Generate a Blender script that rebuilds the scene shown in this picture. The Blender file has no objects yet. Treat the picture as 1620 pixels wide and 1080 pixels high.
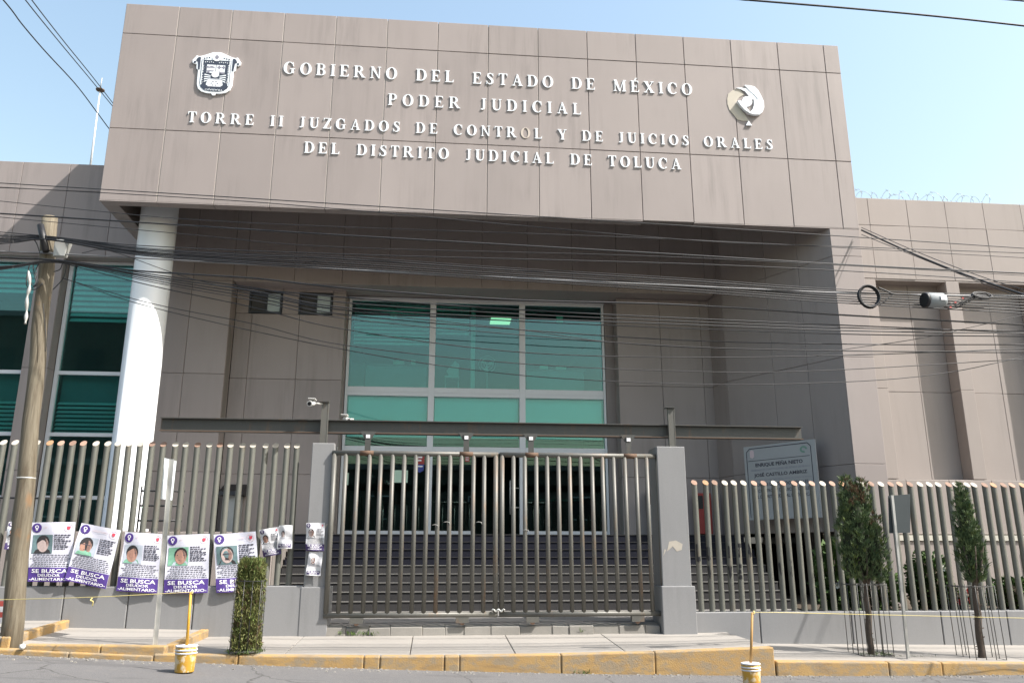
import bpy, math, random
from mathutils import Vector, Matrix
R = math.radians
random.seed(7)
sc = bpy.context.scene
col = sc.collection

# ------------------------------------------------------------------ camera, sky, sun, exposure
FPX, PITCH, YAW, EYE = 1282.0, R(14.749), R(5.393), 1.6
fw = Vector((math.sin(YAW)*math.cos(PITCH), math.cos(YAW)*math.cos(PITCH), math.sin(PITCH)))
rt = Vector((math.cos(YAW), -math.sin(YAW), 0)); up = rt.cross(fw)
cd = bpy.data.cameras.new('camera'); cam = bpy.data.objects.new('camera', cd); col.objects.link(cam)
cd.sensor_width = 36; cd.lens = FPX/1620*36; cd.clip_start = .1; cd.clip_end = 2000
cam.matrix_world = Matrix(((rt.x, up.x, -fw.x, 0), (rt.y, up.y, -fw.y, 0), (rt.z, up.z, -fw.z, EYE), (0, 0, 0, 1)))
sc.camera = cam
SUN = Vector((2.05, -1.0, 2.67)).normalized()
w = bpy.data.worlds.new('World'); sc.world = w; w.use_nodes = True
nt = w.node_tree; bg = nt.nodes['Background']
sky = nt.nodes.new('ShaderNodeTexSky'); sky.sky_type = 'NISHITA'; sky.sun_disc = False
sky.sun_elevation = math.asin(SUN.z); sky.sun_rotation = math.atan2(SUN.x, SUN.y)
sky.altitude = 0; sky.air_density = 2.0; sky.dust_density = 3.0; sky.ozone_density = 1.0
nt.links.new(sky.outputs[0], bg.inputs[0]); bg.inputs[1].default_value = .15
sd = bpy.data.lights.new('sun', 'SUN'); sd.energy = 5.0; sd.angle = R(.55); sd.color = (1, .955, .90)
so = bpy.data.objects.new('sun', sd); col.objects.link(so); so.rotation_euler = SUN.to_track_quat('Z', 'Y').to_euler()
sc.view_settings.view_transform = 'Standard'; sc.view_settings.look = 'None'; sc.view_settings.gamma = 1
sc.view_settings.use_curve_mapping = False
sc.view_settings.exposure = 0.8

def at(px, py, Y):
    """point of the plane Y seen at a picture position (used to place things at their real distance)"""
    d = fw*FPX + rt*(px-810) - up*(py-540)
    return Vector((0, 0, EYE)) + d*(Y/d.y)
def atz(px, py, z):
    d = fw*FPX + rt*(px-810) - up*(py-540)
    return Vector((0, 0, EYE)) + d*((z-EYE)/d.z)

# ------------------------------------------------------------------ mesh helpers
W = {}
class MB:
    def __init__(s): s.v = []; s.f = []; s.sm = []
    def quad(s, a, b, c, d, sm=False):
        i = len(s.v); s.v += [tuple(a), tuple(b), tuple(c), tuple(d)]; s.f.append((i, i+1, i+2, i+3)); s.sm.append(sm); return s
    def ngon(s, pts, sm=False):
        i = len(s.v); s.v += [tuple(p) for p in pts]; s.f.append(tuple(range(i, i+len(pts)))); s.sm.append(sm); return s
    def hexa(s, p):
        i = len(s.v); s.v += [tuple(q) for q in p]
        for f in ((0, 3, 2, 1), (4, 5, 6, 7), (0, 1, 5, 4), (1, 2, 6, 5), (2, 3, 7, 6), (3, 0, 4, 7)):
            s.f.append(tuple(i+k for k in f)); s.sm.append(False)
        return s
    def box(s, x0, x1, y0, y1, z0, z1):
        return s.hexa([(x0, y0, z0), (x1, y0, z0), (x1, y1, z0), (x0, y1, z0), (x0, y0, z1), (x1, y0, z1), (x1, y1, z1), (x0, y1, z1)])
    def prism(s, poly, y0, y1):
        """polygon in X,Z pulled from y0 (front) to y1 (back)"""
        n = len(poly); i = len(s.v)
        a = sum(poly[k][0]*poly[(k+1) % n][1]-poly[(k+1) % n][0]*poly[k][1] for k in range(n))
        if a < 0: poly = poly[::-1]
        s.v += [(p[0], y0, p[1]) for p in poly]+[(p[0], y1, p[1]) for p in poly]
        s.f.append(tuple(range(i, i+n))); s.f.append(tuple(range(i+2*n-1, i+n-1, -1))); s.sm += [False]*2
        for k in range(n):
            j = (k+1) % n; s.f.append((i+j, i+k, i+n+k, i+n+j)); s.sm.append(False)
        return s
    def cyl(s, p0, p1, r0, r1=None, n=12, caps=True, sm=True):
        return s.tube([p0, p1], [r0, r0 if r1 is None else r1], n, caps, sm)
    def tube(s, pts, r, n=6, caps=True, sm=True):
        pts = [Vector(p) for p in pts]; m = len(pts)
        rr = r if isinstance(r, (list, tuple)) else [r]*m
        i = len(s.v); prev = None
        for k in range(m):
            t = (pts[min(k+1, m-1)]-pts[max(k-1, 0)]).normalized()
            if prev is None:
                a = Vector((0, 0, 1)) if abs(t.z) < .9 else Vector((1, 0, 0))
                u = t.cross(a).normalized()
            else: u = (prev - t*prev.dot(t)).normalized()
            prev = u; v = t.cross(u)
            for q in range(n):
                th = 2*math.pi*q/n; s.v.append(tuple(pts[k]+(u*math.cos(th)+v*math.sin(th))*rr[k]))
        for k in range(m-1):
            for q in range(n):
                a = i+k*n+q; b = i+k*n+(q+1) % n
                s.f.append((a, b, b+n, a+n)); s.sm.append(sm)
        if caps:
            s.f.append(tuple(range(i+n-1, i-1, -1))); s.f.append(tuple(range(i+(m-1)*n, i+m*n))); s.sm += [False]*2
        return s
    def lathe(s, prof, c, n=20):
        """prof: list of (r,z) round a vertical axis at c"""
        i = len(s.v)
        for r_, z in prof:
            for q in range(n):
                th = 2*math.pi*q/n; s.v.append((c[0]+r_*math.cos(th), c[1]+r_*math.sin(th), c[2]+z))
        for k in range(len(prof)-1):
            for q in range(n):
                a = i+k*n+q; b = i+k*n+(q+1) % n
                s.f.append((a, b, b+n, a+n)); s.sm.append(True)
        s.f.append(tuple(range(i+n-1, i-1, -1))); s.f.append(tuple(range(i+(len(prof)-1)*n, i+len(prof)*n))); s.sm += [False]*2
        return s
    def mesh(s, name, mat, origin=(0, 0, 0)):
        o = Vector(origin)
        me = bpy.data.meshes.new(name); me.from_pydata([tuple(Vector(p)-o) for p in s.v], [], s.f)
        me.polygons.foreach_set('use_smooth', s.sm); me.materials.append(mat); me.update(); return me
def tag(o, label=None, cat=None, group=None, kind=None):
    if label: o['label'] = label
    if cat: o['category'] = cat
    if group: o['group'] = group
    if kind: o['kind'] = kind
    return o
def link(o, parent=None, loc=(0, 0, 0)):
    loc = Vector(loc); col.objects.link(o)
    o.location = loc - (W[parent.name] if parent else Vector())
    if parent: o.parent = parent
    W[o.name] = loc; return o
def empty(name, loc=(0, 0, 0), label=None, cat=None, group=None):
    o = bpy.data.objects.new(name, None); o.empty_display_size = .1
    link(o, None, loc); return tag(o, label, cat, group)
def put(name, mb, mat, parent=None, origin=None, bevel=0):
    if origin is None: origin = W[parent.name] if parent else (0, 0, 0)
    o = bpy.data.objects.new(name, mb.mesh(name, mat, origin)); link(o, parent, origin)
    if bevel:
        b = o.modifiers.new('bevel', 'BEVEL'); b.width = bevel; b.segments = 2; b.limit_method = 'ANGLE'
    return o
def inst(name, me, parent, loc, rot=None):
    o = bpy.data.objects.new(name, me); link(o, parent, loc)
    if rot: o.rotation_euler = rot
    return o
def base_of(mb):
    xs = [p[0] for p in mb.v]; ys = [p[1] for p in mb.v]; zs = [p[2] for p in mb.v]
    return ((min(xs)+max(xs))/2, (min(ys)+max(ys))/2, min(zs))
def struct(name, mb, mat, bevel=0):
    return tag(put(name, mb, mat, None, base_of(mb), bevel), kind='structure')

# ------------------------------------------------------------------ materials
def new_mat(name):
    m = bpy.data.materials.new(name); m.use_nodes = True
    t = m.node_tree; return m, t, t.nodes['Principled BSDF']
def N(t, typ, **kw):
    n = t.nodes.new(typ)
    for k, v in kw.items(): setattr(n, k, v)
    return n
def pos_noise(t, scale, sxyz=(1, 1, 1), detail=4, rough=.6, distort=0):
    g = N(t, 'ShaderNodeNewGeometry'); mp = N(t, 'ShaderNodeMapping'); mp.inputs['Scale'].default_value = sxyz
    t.links.new(g.outputs['Position'], mp.inputs['Vector'])
    n = N(t, 'ShaderNodeTexNoise'); n.inputs['Scale'].default_value = scale; n.inputs['Detail'].default_value = detail
    n.inputs['Roughness'].default_value = rough; n.inputs['Distortion'].default_value = distort
    t.links.new(mp.outputs[0], n.inputs['Vector']); return n
def ramp(t, src, stops):
    r = N(t, 'ShaderNodeValToRGB'); e = r.color_ramp.elements
    while len(e) < len(stops): e.new(.5)
    for i, (p, c) in enumerate(stops):
        e[i].position = p; e[i].color = (c, c, c, 1) if isinstance(c, (int, float)) else (*c, 1)
    t.links.new(src, r.inputs[0]); return r
def mixc(t, fac, a, b, mode='MIX'):
    n = N(t, 'ShaderNodeMix', data_type='RGBA', blend_type=mode)
    for s_, v in ((0, fac), (6, a), (7, b)):
        if isinstance(v, (int, float)): n.inputs[s_].default_value = v
        elif isinstance(v, tuple): n.inputs[s_].default_value = (*v, 1)
        else: t.links.new(v, n.inputs[s_])
    return n.outputs[2]
def bump(t, p, src, strength=.2, dist=.01):
    b = N(t, 'ShaderNodeBump'); b.inputs['Strength'].default_value = strength; b.inputs['Distance'].default_value = dist
    t.links.new(src, b.inputs['Height']); t.links.new(b.outputs[0], p.inputs['Normal'])
def objvar(t, src, amt):
    oi = N(t, 'ShaderNodeObjectInfo'); mr = N(t, 'ShaderNodeMapRange')
    mr.inputs[3].default_value = 1-amt; mr.inputs[4].default_value = 1+amt
    t.links.new(oi.outputs['Random'], mr.inputs[0])
    cb = N(t, 'ShaderNodeCombineColor'); [t.links.new(mr.outputs[0], cb.inputs[i]) for i in range(3)]
    return mixc(t, 1.0, src, cb.outputs[0], 'MULTIPLY')
def plain(name, c, rough=.6, metal=0, var=.12, scale=6, bmp=.0, ov=0, spec=.5):
    """worn paint: the colour with soft blotches and a slight relief"""
    m, t, p = new_mat(name); p.inputs['Roughness'].default_value = rough; p.inputs['Metallic'].default_value = metal
    p.inputs['Specular IOR Level'].default_value = spec
    n = pos_noise(t, scale)
    out = mixc(t, n.outputs[0], tuple(x*(1-var) for x in c), tuple(min(1, x*(1+var)) for x in c))
    if ov: out = objvar(t, out, ov)
    t.links.new(out, p.inputs['Base Color'])
    if bmp: bump(t, p, pos_noise(t, scale*8).outputs[0], bmp)
    return m
def flat(name, c, rough=.7): return plain(name, c, rough, var=.03, scale=20)

def panel_mat(name, c, streak=.3, ov=.035):
    m, t, p = new_mat(name); p.inputs['Roughness'].default_value = .62; p.inputs['Specular IOR Level'].default_value = .35
    big = pos_noise(t, .55, (1, 1, .6), 3)
    col1 = mixc(t, big.outputs[0], tuple(x*.86 for x in c), tuple(x*1.11 for x in c))
    st = pos_noise(t, 2.6, (2.2, 2.2, .16), 6, .65)
    r1 = ramp(t, st.outputs[0], [(.44, 0.), (.72, 1.)])
    gate = pos_noise(t, .9, (1, 1, .5), 2); r2 = ramp(t, gate.outputs[0], [(.42, 0.), (.66, 1.)])
    f = N(t, 'ShaderNodeMath', operation='MULTIPLY'); t.links.new(r1.outputs[0], f.inputs[0]); t.links.new(r2.outputs[0], f.inputs[1])
    f2 = N(t, 'ShaderNodeMath', operation='MULTIPLY'); t.links.new(f.outputs[0], f2.inputs[0]); f2.inputs[1].default_value = streak
    col2 = mixc(t, f2.outputs[0], col1, tuple(x*.55 for x in c))
    gr = pos_noise(t, 60, (1, 1, 1), 3); col3 = mixc(t, .05, col2, gr.outputs[0])
    t.links.new(objvar(t, col3, ov), p.inputs['Base Color'])
    bump(t, p, pos_noise(t, 3.0, (1, 1, .5), 3).outputs[0], .12, .02)
    return m
M = {}
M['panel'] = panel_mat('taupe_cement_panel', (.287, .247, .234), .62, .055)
M['panel_pink'] = panel_mat('warm_taupe_panel', (.298, .258, .238), .25, .03)
M['joint'] = flat('panel_joint', (.20, .18, .165))
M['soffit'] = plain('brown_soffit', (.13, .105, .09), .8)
M['conc_paint'] = panel_mat('grey_painted_concrete', (.225, .225, .228), .4, .02)
M['conc_edge'] = plain('cream_edge', (.5, .48, .42))
M['white'] = plain('white_paint', (.70, .72, .74), .4, var=.03, scale=2)
M['letter'] = plain('white_letter', (.80, .84, .88), .4, var=.03)
M['ghost'] = plain('letter_stain', (.50, .44, .38), .7, var=.06)
M['ghost2'] = plain('logo_stain', (.46, .42, .35), .7, var=.08)
M['navy'] = plain('navy_enamel', (.035, .045, .07), .5)
M['alu'] = plain('white_aluminium', (.62, .64, .67), .4, var=.04)
M['dark_frame'] = plain('dark_frame', (.02, .022, .028), .4)
M['black'] = plain('black_rubber', (.012, .012, .014), .5, var=.2)
M['cable'] = plain('cable_jacket', (.018, .018, .02), .55, var=.3, scale=3)
M['cable_grey'] = plain('bare_strand', (.22, .22, .225), .5, .3, var=.25, scale=5)
M['steel_gal'] = plain('galvanised', (.42, .42, .40), .5, .3, var=.15)
M['paper'] = plain('poster_paper', (.56, .56, .64), .6, var=.06, scale=8)
M['paper_w'] = plain('white_paper', (.62, .62, .64), .6, var=.04)
M['purple'] = plain('purple_ink', (.062, .03, .19), .55, var=.15, scale=10)
M['purple_dk'] = plain('dark_purple_ink', (.05, .03, .11), .55)
M['ink'] = flat('black_ink', (.05, .05, .07))
M['ink_grey'] = flat('grey_ink', (.22, .22, .27))
M['ink_w'] = flat('white_ink', (.80, .80, .82))
M['red_ink'] = flat('red_ink', (.5, .05, .08))
M['pink_ink'] = flat('pink_ink', (.62, .50, .52))
M['skin'] = plain('print_skin', (.36, .20, .15), .6, var=.2, scale=25)
M['skin2'] = plain('print_skin_pale', (.42, .33, .31), .6, var=.2, scale=25)
M['skin_dk'] = plain('print_skin_shade', (.20, .12, .10), .6, var=.3, scale=18)
M['eyes'] = flat('print_eyes', (.07, .055, .07))
M['hair'] = flat('print_hair', (.02, .018, .02))
M['teal_print'] = plain('print_teal', (.10, .16, .17), .6, var=.4, scale=18)
M['green_print'] = plain('print_green', (.16, .34, .24), .6, var=.4, scale=18)
M['sky_print'] = plain('print_sky', (.38, .42, .48), .6, var=.25, scale=14)
M['red'] = plain('red_enamel', (.30, .035, .03), .5)
M['blue_ink'] = flat('blue_ink', (.04, .06, .25))
M['teal_paper'] = flat('pale_green_paper', (.45, .62, .5))
M['blind'] = plain('pale_blind', (.78, .82, .80), .6, var=.03)
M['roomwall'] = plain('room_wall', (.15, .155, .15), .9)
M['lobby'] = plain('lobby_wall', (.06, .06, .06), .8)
M['desk'] = plain('desk_panel', (.26, .28, .29), .7)
M['lime'] = plain('lime_chair', (.45, .5, .45), .7)
M['soil'] = plain('soil', (.06, .045, .03), .95, var=.4, scale=14, bmp=.6)
M['tile_dark'] = plain('navy_step_tile', (.012, .013, .021), .85, var=.2, scale=3, spec=.2)
M['step'] = plain('grey_step', (.045, .044, .045), .85, var=.2, scale=3, spec=.2)
M['lit_nosing'] = plain('lit_step_nosing', (.17, .165, .155), .7, var=.12)
M['flower_w'] = flat('white_petals', (.8, .8, .76))
M['flower_r'] = flat('red_petals', (.6, .04, .04))
M['ceramic'] = plain('white_stone', (.6, .6, .58), .8, var=.2, scale=30)
M['housewall'] = plain('house_wall', (.10, .09, .08), .9)
M['green_frame'] = plain('green_frame', (.16, .3, .24), .5)
M['tag_red'] = flat('red_tag', (.4, .07, .06))
M['spray'] = plain('black_spray', (.015, .015, .017), .6, var=.4, scale=60)
M['yellowcord'] = flat('yellow_cord', (.62, .52, .20))
M['stick_y'] = plain('yellow_stick', (.55, .30, .03), .6, var=.25, scale=15)
M['stick_w'] = plain('wood_stick', (.42, .24, .08), .7, var=.25, scale=15)

def glass(name, tint, rough=.0, extra=.0):
    m, t, p = new_mat(name); t.nodes.remove(p); out = t.nodes['Material Output']
    fr = N(t, 'ShaderNodeFresnel'); fr.inputs[0].default_value = 1.52
    ad = N(t, 'ShaderNodeMath', operation='ADD'); ad.use_clamp = True; ad.inputs[1].default_value = extra
    t.links.new(fr.outputs[0], ad.inputs[0])
    tr = N(t, 'ShaderNodeBsdfTransparent'); tr.inputs[0].default_value = (*tint, 1)
    gl = N(t, 'ShaderNodeBsdfGlossy'); gl.inputs['Roughness'].default_value = rough; gl.inputs['Color'].default_value = (.72, .94, .96, 1)
    mx = N(t, 'ShaderNodeMixShader'); t.links.new(ad.outputs[0], mx.inputs[0]); t.links.new(tr.outputs[0], mx.inputs[1]); t.links.new(gl.outputs[0], mx.inputs[2])
    t.links.new(mx.outputs[0], out.inputs[0]); return m
M['glass'] = glass('green_tinted_glass', (.56, .88, .86), 0, .04)
M['glass_door'] = glass('door_glass', (.25, .55, .48), 0, .03)

def asphalt():
    m, t, p = new_mat('asphalt'); p.inputs['Roughness'].default_value = .9
    a = pos_noise(t, .5, (1, 1, 1), 4); b = pos_noise(t, 130, (1, 1, 1), 2, .7); c = pos_noise(t, 7, (1, 1, 1), 5, .7)
    c1 = mixc(t, a.outputs[0], (.105, .102, .103), (.155, .151, .15))
    r = ramp(t, b.outputs[0], [(.35, .45), (.68, 1.45)]); c2 = mixc(t, .85, c1, r.outputs[0], 'MULTIPLY')
    dust = ramp(t, c.outputs[0], [(.56, 0.), (.75, .6)]); c3 = mixc(t, dust.outputs[0], c2, (.17, .16, .145))
    # thin crack lines
    g = N(t, 'ShaderNodeNewGeometry'); v = N(t, 'ShaderNodeTexVoronoi', feature='DISTANCE_TO_EDGE'); v.inputs['Scale'].default_value = .45
    nz = pos_noise(t, 1.6, (1, 1, 1), 5); mv = mixc(t, .35, g.outputs['Position'], nz.outputs['Color'], 'ADD'); t.links.new(mv, v.inputs['Vector'])
    cr = ramp(t, v.outputs['Distance'], [(.0, 1.), (.007, 0.)]); c4 = mixc(t, cr.outputs[0], c3, (.05, .048, .046))
    pa = ramp(t, pos_noise(t, .9, (.5, 1.6, 1), 3, .5).outputs[0], [(.60, 0.), (.62, .45)]); c5 = mixc(t, pa.outputs[0], c4, (.075, .073, .073))
    oil = ramp(t, pos_noise(t, 2.3, (1, 1, 1), 3, .5).outputs[0], [(.66, 0.), (.74, .5)]); c6 = mixc(t, oil.outputs[0], c5, (.055, .053, .052))
    t.links.new(c6, p.inputs['Base Color']); bump(t, p, b.outputs[0], .5, .008); return m
M['asphalt'] = asphalt()
def concrete(name, c, stain=.25):
    m, t, p = new_mat(name); p.inputs['Roughness'].default_value = .85
    a = pos_noise(t, 1.1, (1, 1, 1), 5, .65); b = pos_noise(t, 45, (1, 1, 1), 3)
    c1 = mixc(t, a.outputs[0], tuple(x*(1-stain) for x in c), tuple(min(1, x*(1+stain*.6)) for x in c))
    c2 = mixc(t, .14, c1, b.outputs[0], 'OVERLAY')
    t.links.new(c2, p.inputs['Base Color']); bump(t, p, b.outputs[0], .25, .006); return m
M['sidewalk'] = concrete('pavement_concrete', (.29, .27, .245), .2)
M['ledge'] = concrete('rough_concrete', (.26, .245, .22), .5)
M['forecourt'] = concrete('forecourt_concrete', (.20, .19, .18), .3)
def kerbmat():
    m, t, p = new_mat('yellow_kerb_paint'); p.inputs['Roughness'].default_value = .75
    a = pos_noise(t, 5, (1, 1, 1.6), 6, .7); b = pos_noise(t, 1.3, (1, 1, 1), 3); d = pos_noise(t, 50, (1, 1, 1), 3)
    yel = mixc(t, b.outputs[0], (.33, .20, .075), (.43, .285, .115))
    chip = ramp(t, a.outputs[0], [(.46, 0.), (.58, .95)])
    c1 = mixc(t, chip.outputs[0], yel, (.27, .215, .145))
    low = ramp(t, pos_noise(t, 3.3, (1, 1, 4), 5).outputs[0], [(.52, 0.), (.68, .55)])
    c2 = mixc(t, low.outputs[0], c1, (.22, .15, .08))
    t.links.new(c2, p.inputs['Base Color']); bump(t, p, d.outputs[0], .5, .012); return m
M['kerb'] = kerbmat()
def pipemat(name, base, rust):
    m, t, p = new_mat(name); p.inputs['Roughness'].default_value = .48; p.inputs['Metallic'].default_value = .1
    a = pos_noise(t, 2.4, (2, 2, .5), 6, .7); b = pos_noise(t, 14, (1, 1, .5), 5, .7)
    c1 = mixc(t, b.outputs[0], tuple(x*.8 for x in base), tuple(x*1.15 for x in base))
    r = ramp(t, a.outputs[0], [(.56, 0.), (.74, rust)]); c2 = mixc(t, r.outputs[0], c1, (.19, .105, .05))
    k = ramp(t, pos_noise(t, 20, (1, 1, 1), 4, .8).outputs[0], [(.66, 0.), (.72, .7)]); c3 = mixc(t, k.outputs[0], c2, tuple(x*.45 for x in base))
    t.links.new(objvar(t, c3, .07), p.inputs['Base Color']); bump(t, p, b.outputs[0], .1, .01); return m
M['pipe'] = pipemat('grey_green_pipe', (.138, .14, .122), .4)
M['gate'] = pipemat('worn_gate_pipe', (.115, .112, .10), .75)
M['beam'] = pipemat('weathered_beam', (.075, .075, .07), .6)
M['rust_dk'] = plain('dark_rust', (.11, .065, .04), .8, var=.35, scale=8)
M['rust'] = plain('rusty_cap', (.30, .19, .14), .8, var=.4, scale=5, ov=.3)
M['rust_or'] = plain('orange_cap', (.36, .195, .10), .7, var=.3, scale=20)
M['cap_pale'] = plain('pale_cap', (.44, .40, .34), .7, var=.2, scale=9, ov=.12)
def woodmat():
    m, t, p = new_mat('pole_wood'); p.inputs['Roughness'].default_value = .8
    a = pos_noise(t, 7, (3, 3, .14), 6, .7); b = pos_noise(t, 1.2, (1, 1, .8), 3)
    c1 = mixc(t, b.outputs[0], (.135, .115, .08), (.20, .175, .128))
    r = ramp(t, a.outputs[0], [(.35, 1.), (.62, 0.)]); c2 = mixc(t, r.outputs[0], c1, (.085, .066, .042))
    k = ramp(t, pos_noise(t, 3.5, (1, 1, .7), 4).outputs[0], [(.62, 0.), (.72, .6)]); c3 = mixc(t, k.outputs[0], c2, (.21, .11, .045))
    t.links.new(c3, p.inputs['Base Color']); bump(t, p, a.outputs[0], .6, .02); return m
M['wood'] = woodmat()
def leafmat(name, c, c2):
    m, t, p = new_mat(name); p.inputs['Roughness'].default_value = .65; p.inputs['Specular IOR Level'].default_value = .3
    a = pos_noise(t, 5, (1, 1, 1), 4); b = pos_noise(t, 40, (1, 1, 1), 2)
    r = ramp(t, a.outputs[0], [(.35, 0.), (.7, 1.)])
    o = mixc(t, .3, mixc(t, r.outputs[0], c, c2), b.outputs[0], 'OVERLAY'); t.links.new(o, p.inputs['Base Color']); return m
M['cedar'] = leafmat('cedar_foliage', (.045, .08, .035), (.15, .20, .085))
M['cedar_pale'] = leafmat('pale_cedar_foliage', (.10, .14, .04), (.17, .21, .06))
M['cedar_dead'] = leafmat('dry_foliage', (.11, .06, .035), (.16, .10, .06))
M['topiary'] = leafmat('topiary_foliage', (.10, .115, .03), (.20, .20, .075))
M['bush'] = leafmat('bush_leaves', (.035, .075, .02), (.09, .15, .04))
M['weed'] = leafmat('weed_leaves', (.05, .10, .02), (.12, .17, .05))
M['bark'] = plain('bark', (.085, .065, .05), .9, var=.4, scale=25, bmp=.8)
def bucketmat():
    m, t, p = new_mat('paint_bucket'); p.inputs['Roughness'].default_value = .55
    a = pos_noise(t, 9, (1, 1, .6), 5, .7); r = ramp(t, a.outputs[0], [(.5, 0.), (.58, 1.)])
    b = mixc(t, pos_noise(t, 4).outputs[0], (.42, .22, .02), (.58, .35, .05))
    t.links.new(mixc(t, r.outputs[0], b, (.62, .52, .36)), p.inputs['Base Color']); return m
M['bucket'] = bucketmat()
def emit(name, c, s):
    m, t, p = new_mat(name); p.inputs['Emission Color'].default_value = (*c, 1); p.inputs['Emission Strength'].default_value = s
    n = pos_noise(t, 3); t.links.new(mixc(t, n.outputs[0], c, c), p.inputs['Base Color']); return m
M['lamp'] = emit('ceiling_lamp', (.85, 1, .55), .6)

# ------------------------------------------------------------------ street
def road_z(x):
    x = max(-8.5, min(9.0, x)); return -.036*x+.0019*x*x
mb = MB(); xs = [-90, -40, -20]+[-10+.5*i for i in range(44)]+[20, 40, 90]; ys = [-70, -20, 0, 6, 9, 11, 12.2, 12.8, 14, 40, 90]
for i in range(len(xs)-1):
    for j in range(len(ys)-1):
        a, b, c, d = xs[i], xs[i+1], ys[j], ys[j+1]
        mb.quad((a, c, road_z(a)), (b, c, road_z(b)), (b, d, road_z(b)), (a, d, road_z(a)), True)
struct('road', mb, M['asphalt'])
def slab(name, x0, x1, y0, y1, zf0, zf1, zb0, zb1, mat, bev=.012, th=.5, sk=0):
    b = MB().hexa([(x0, y0, zf0-th), (x1, y0, zf1-th), (x1+sk, y1, zb1-th), (x0+sk, y1, zb0-th), (x0, y0, zf0), (x1, y0, zf1), (x1+sk, y1, zb1), (x0+sk, y1, zb0)])
    return struct(name, b, mat, bev)
KF, KB, WF = 12.5, 12.66, 14.52     # kerb front, kerb back, wall front
# driveway apron before the gate, slab by slab, its kerb in lengths
def apz(x): return .19 + .0035*(x-.6)**2
AX = [-3.86, -2.1, -.3, 1.25, 2.9, 5.13]
for a, b in zip(AX, AX[1:]):
    slab('pavement', a+.006, b-.006, KB+.004, WF+.3, apz(a), apz(b), .31, .31, M['sidewalk'], .008)
KX = [-6.2, -5.0, -3.86, -2.7, -.95, -.72, .2, .42, 1.9, 3.3, 5.13]
for a, b in zip(KX, KX[1:]):
    if b > -3.9+1e-3 or True:
        za, zb = (apz(max(a, -3.86))+.004, apz(max(b, -3.86))+.004)
        if b <= -3.8: za, zb = road_z(a)+.07, road_z(b)+.07
        slab('kerb', a+.004, b-.004, KF+random.uniform(-.008, .008), KB, za, zb, za+.004, zb+.004, M['kerb'], .02)
# left raised slab and the one above it
slab('pavement', -5.88, -3.78, KB+.05, WF+.2, .385, .36, .47, .42, M['sidewalk'], .008)
for a, b in ((-5.62, -4.6), (-4.6, -3.72)):
    slab('kerb', a+.003, b-.003, KF+.035, KB+.045, .40-.02*(a+5.6), .40-.02*(b+5.6), .40-.02*(a+5.6), .40-.02*(b+5.6), M['kerb'], .02, .2)
slab('kerb', -3.775, -3.64, KB+.05, WF-.006, .366, .366, .425, .425, M['kerb'], .018, .2)
slab('pavement', -12, -5.98, 12.62, WF+.2, .52, .50, .62, .58, M['sidewalk'], .008)
slab('kerb', -5.975, -5.85, 12.60, WF-.006, .50, .50, .585, .585, M['kerb'], .02, .25, .0)
# lower pavement on the right
for a, b in ((5.16, 7.3), (7.3, 9.35), (9.35, 11.6), (11.6, 16)):
    slab('pavement', a+.006, b-.006, KB+.004, WF+.3, .065-.018*(a-5.1), .065-.018*(b-5.1), .13-.015*(a-5.1), .13-.015*(b-5.1), M['sidewalk'], .008)
for a, b in ((5.14, 6.9), (6.9, 7.75), (7.75, 9.6), (9.6, 11.5), (11.5, 16)):
    slab('kerb', a+.004, b-.004, KF+random.uniform(-.01, .01), KB, .07-.018*(a-5.1), .07-.018*(b-5.1), .074-.018*(a-5.1), .074-.018*(b-5.1), M['kerb'], .022)
# rough threshold under the gate and the forecourt behind
mb = MB()
xx = -1.75
while xx < 3.95:
    x2 = min(3.95, xx+random.uniform(.25, .6)); d = random.uniform(-.03, .02)
    mb.hexa([(xx, WF-.02+d, .25), (x2, WF-.02+d, .25), (x2, 14.72, .25), (xx, 14.72, .25), (xx, WF+.0+d, .43+random.uniform(-.015, .01)), (x2-.003, WF+d, .43+random.uniform(-.015, .01)), (x2-.003, 14.72, .455), (xx, 14.72, .455)]); xx = x2
struct('threshold', mb, M['ledge'], .012)
slab('forecourt', -9.5, 7.5, 14.94, 17.2, .47, .47, .52, .52, M['forecourt'], 0)
slab('forecourt', -1.75, 3.95, 14.73, 14.935, .45, .45, .46, .46, M['forecourt'], 0, .3)
slab('planting_bed', 7.53, 20, 14.94, 20.5, .50, .50, .62, .62, M['soil'], 0, .4)

# ------------------------------------------------------------------ the courthouse
court = empty('courthouse', (1.2, 17.3, .3), 'taupe panelled courthouse with deep overhanging entrance fascia and recessed glass front', 'building')
PANEL_CACHE = {}
def panel_box(wd, ht, th, mat):
    k = (round(wd, 3), round(ht, 3), th, mat.name)
    if k not in PANEL_CACHE:
        b = .007; m_ = MB(); x, z = wd/2, ht/2
        fr = [(-x+b, 0, -z+b), (x-b, 0, -z+b), (x-b, 0, z-b), (-x+b, 0, z-b)]
        md = [(-x, b, -z), (x, b, -z), (x, b, z), (-x, b, z)]
        bk = [(-x, th, -z), (x, th, -z), (x, th, z), (-x, th, z)]
        m_.v = fr+md+bk; m_.f = [(0, 1, 2, 3)]
        for o_ in (0, 4):
            for q in range(4): m_.f.append((o_+(q+1) % 4, o_+q, o_+4+q, o_+4+(q+1) % 4))
        m_.sm = [False]*len(m_.f)
        PANEL_CACHE[k] = m_.mesh('panel', mat)
    return PANEL_CACHE[k]
GAP = .008
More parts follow.
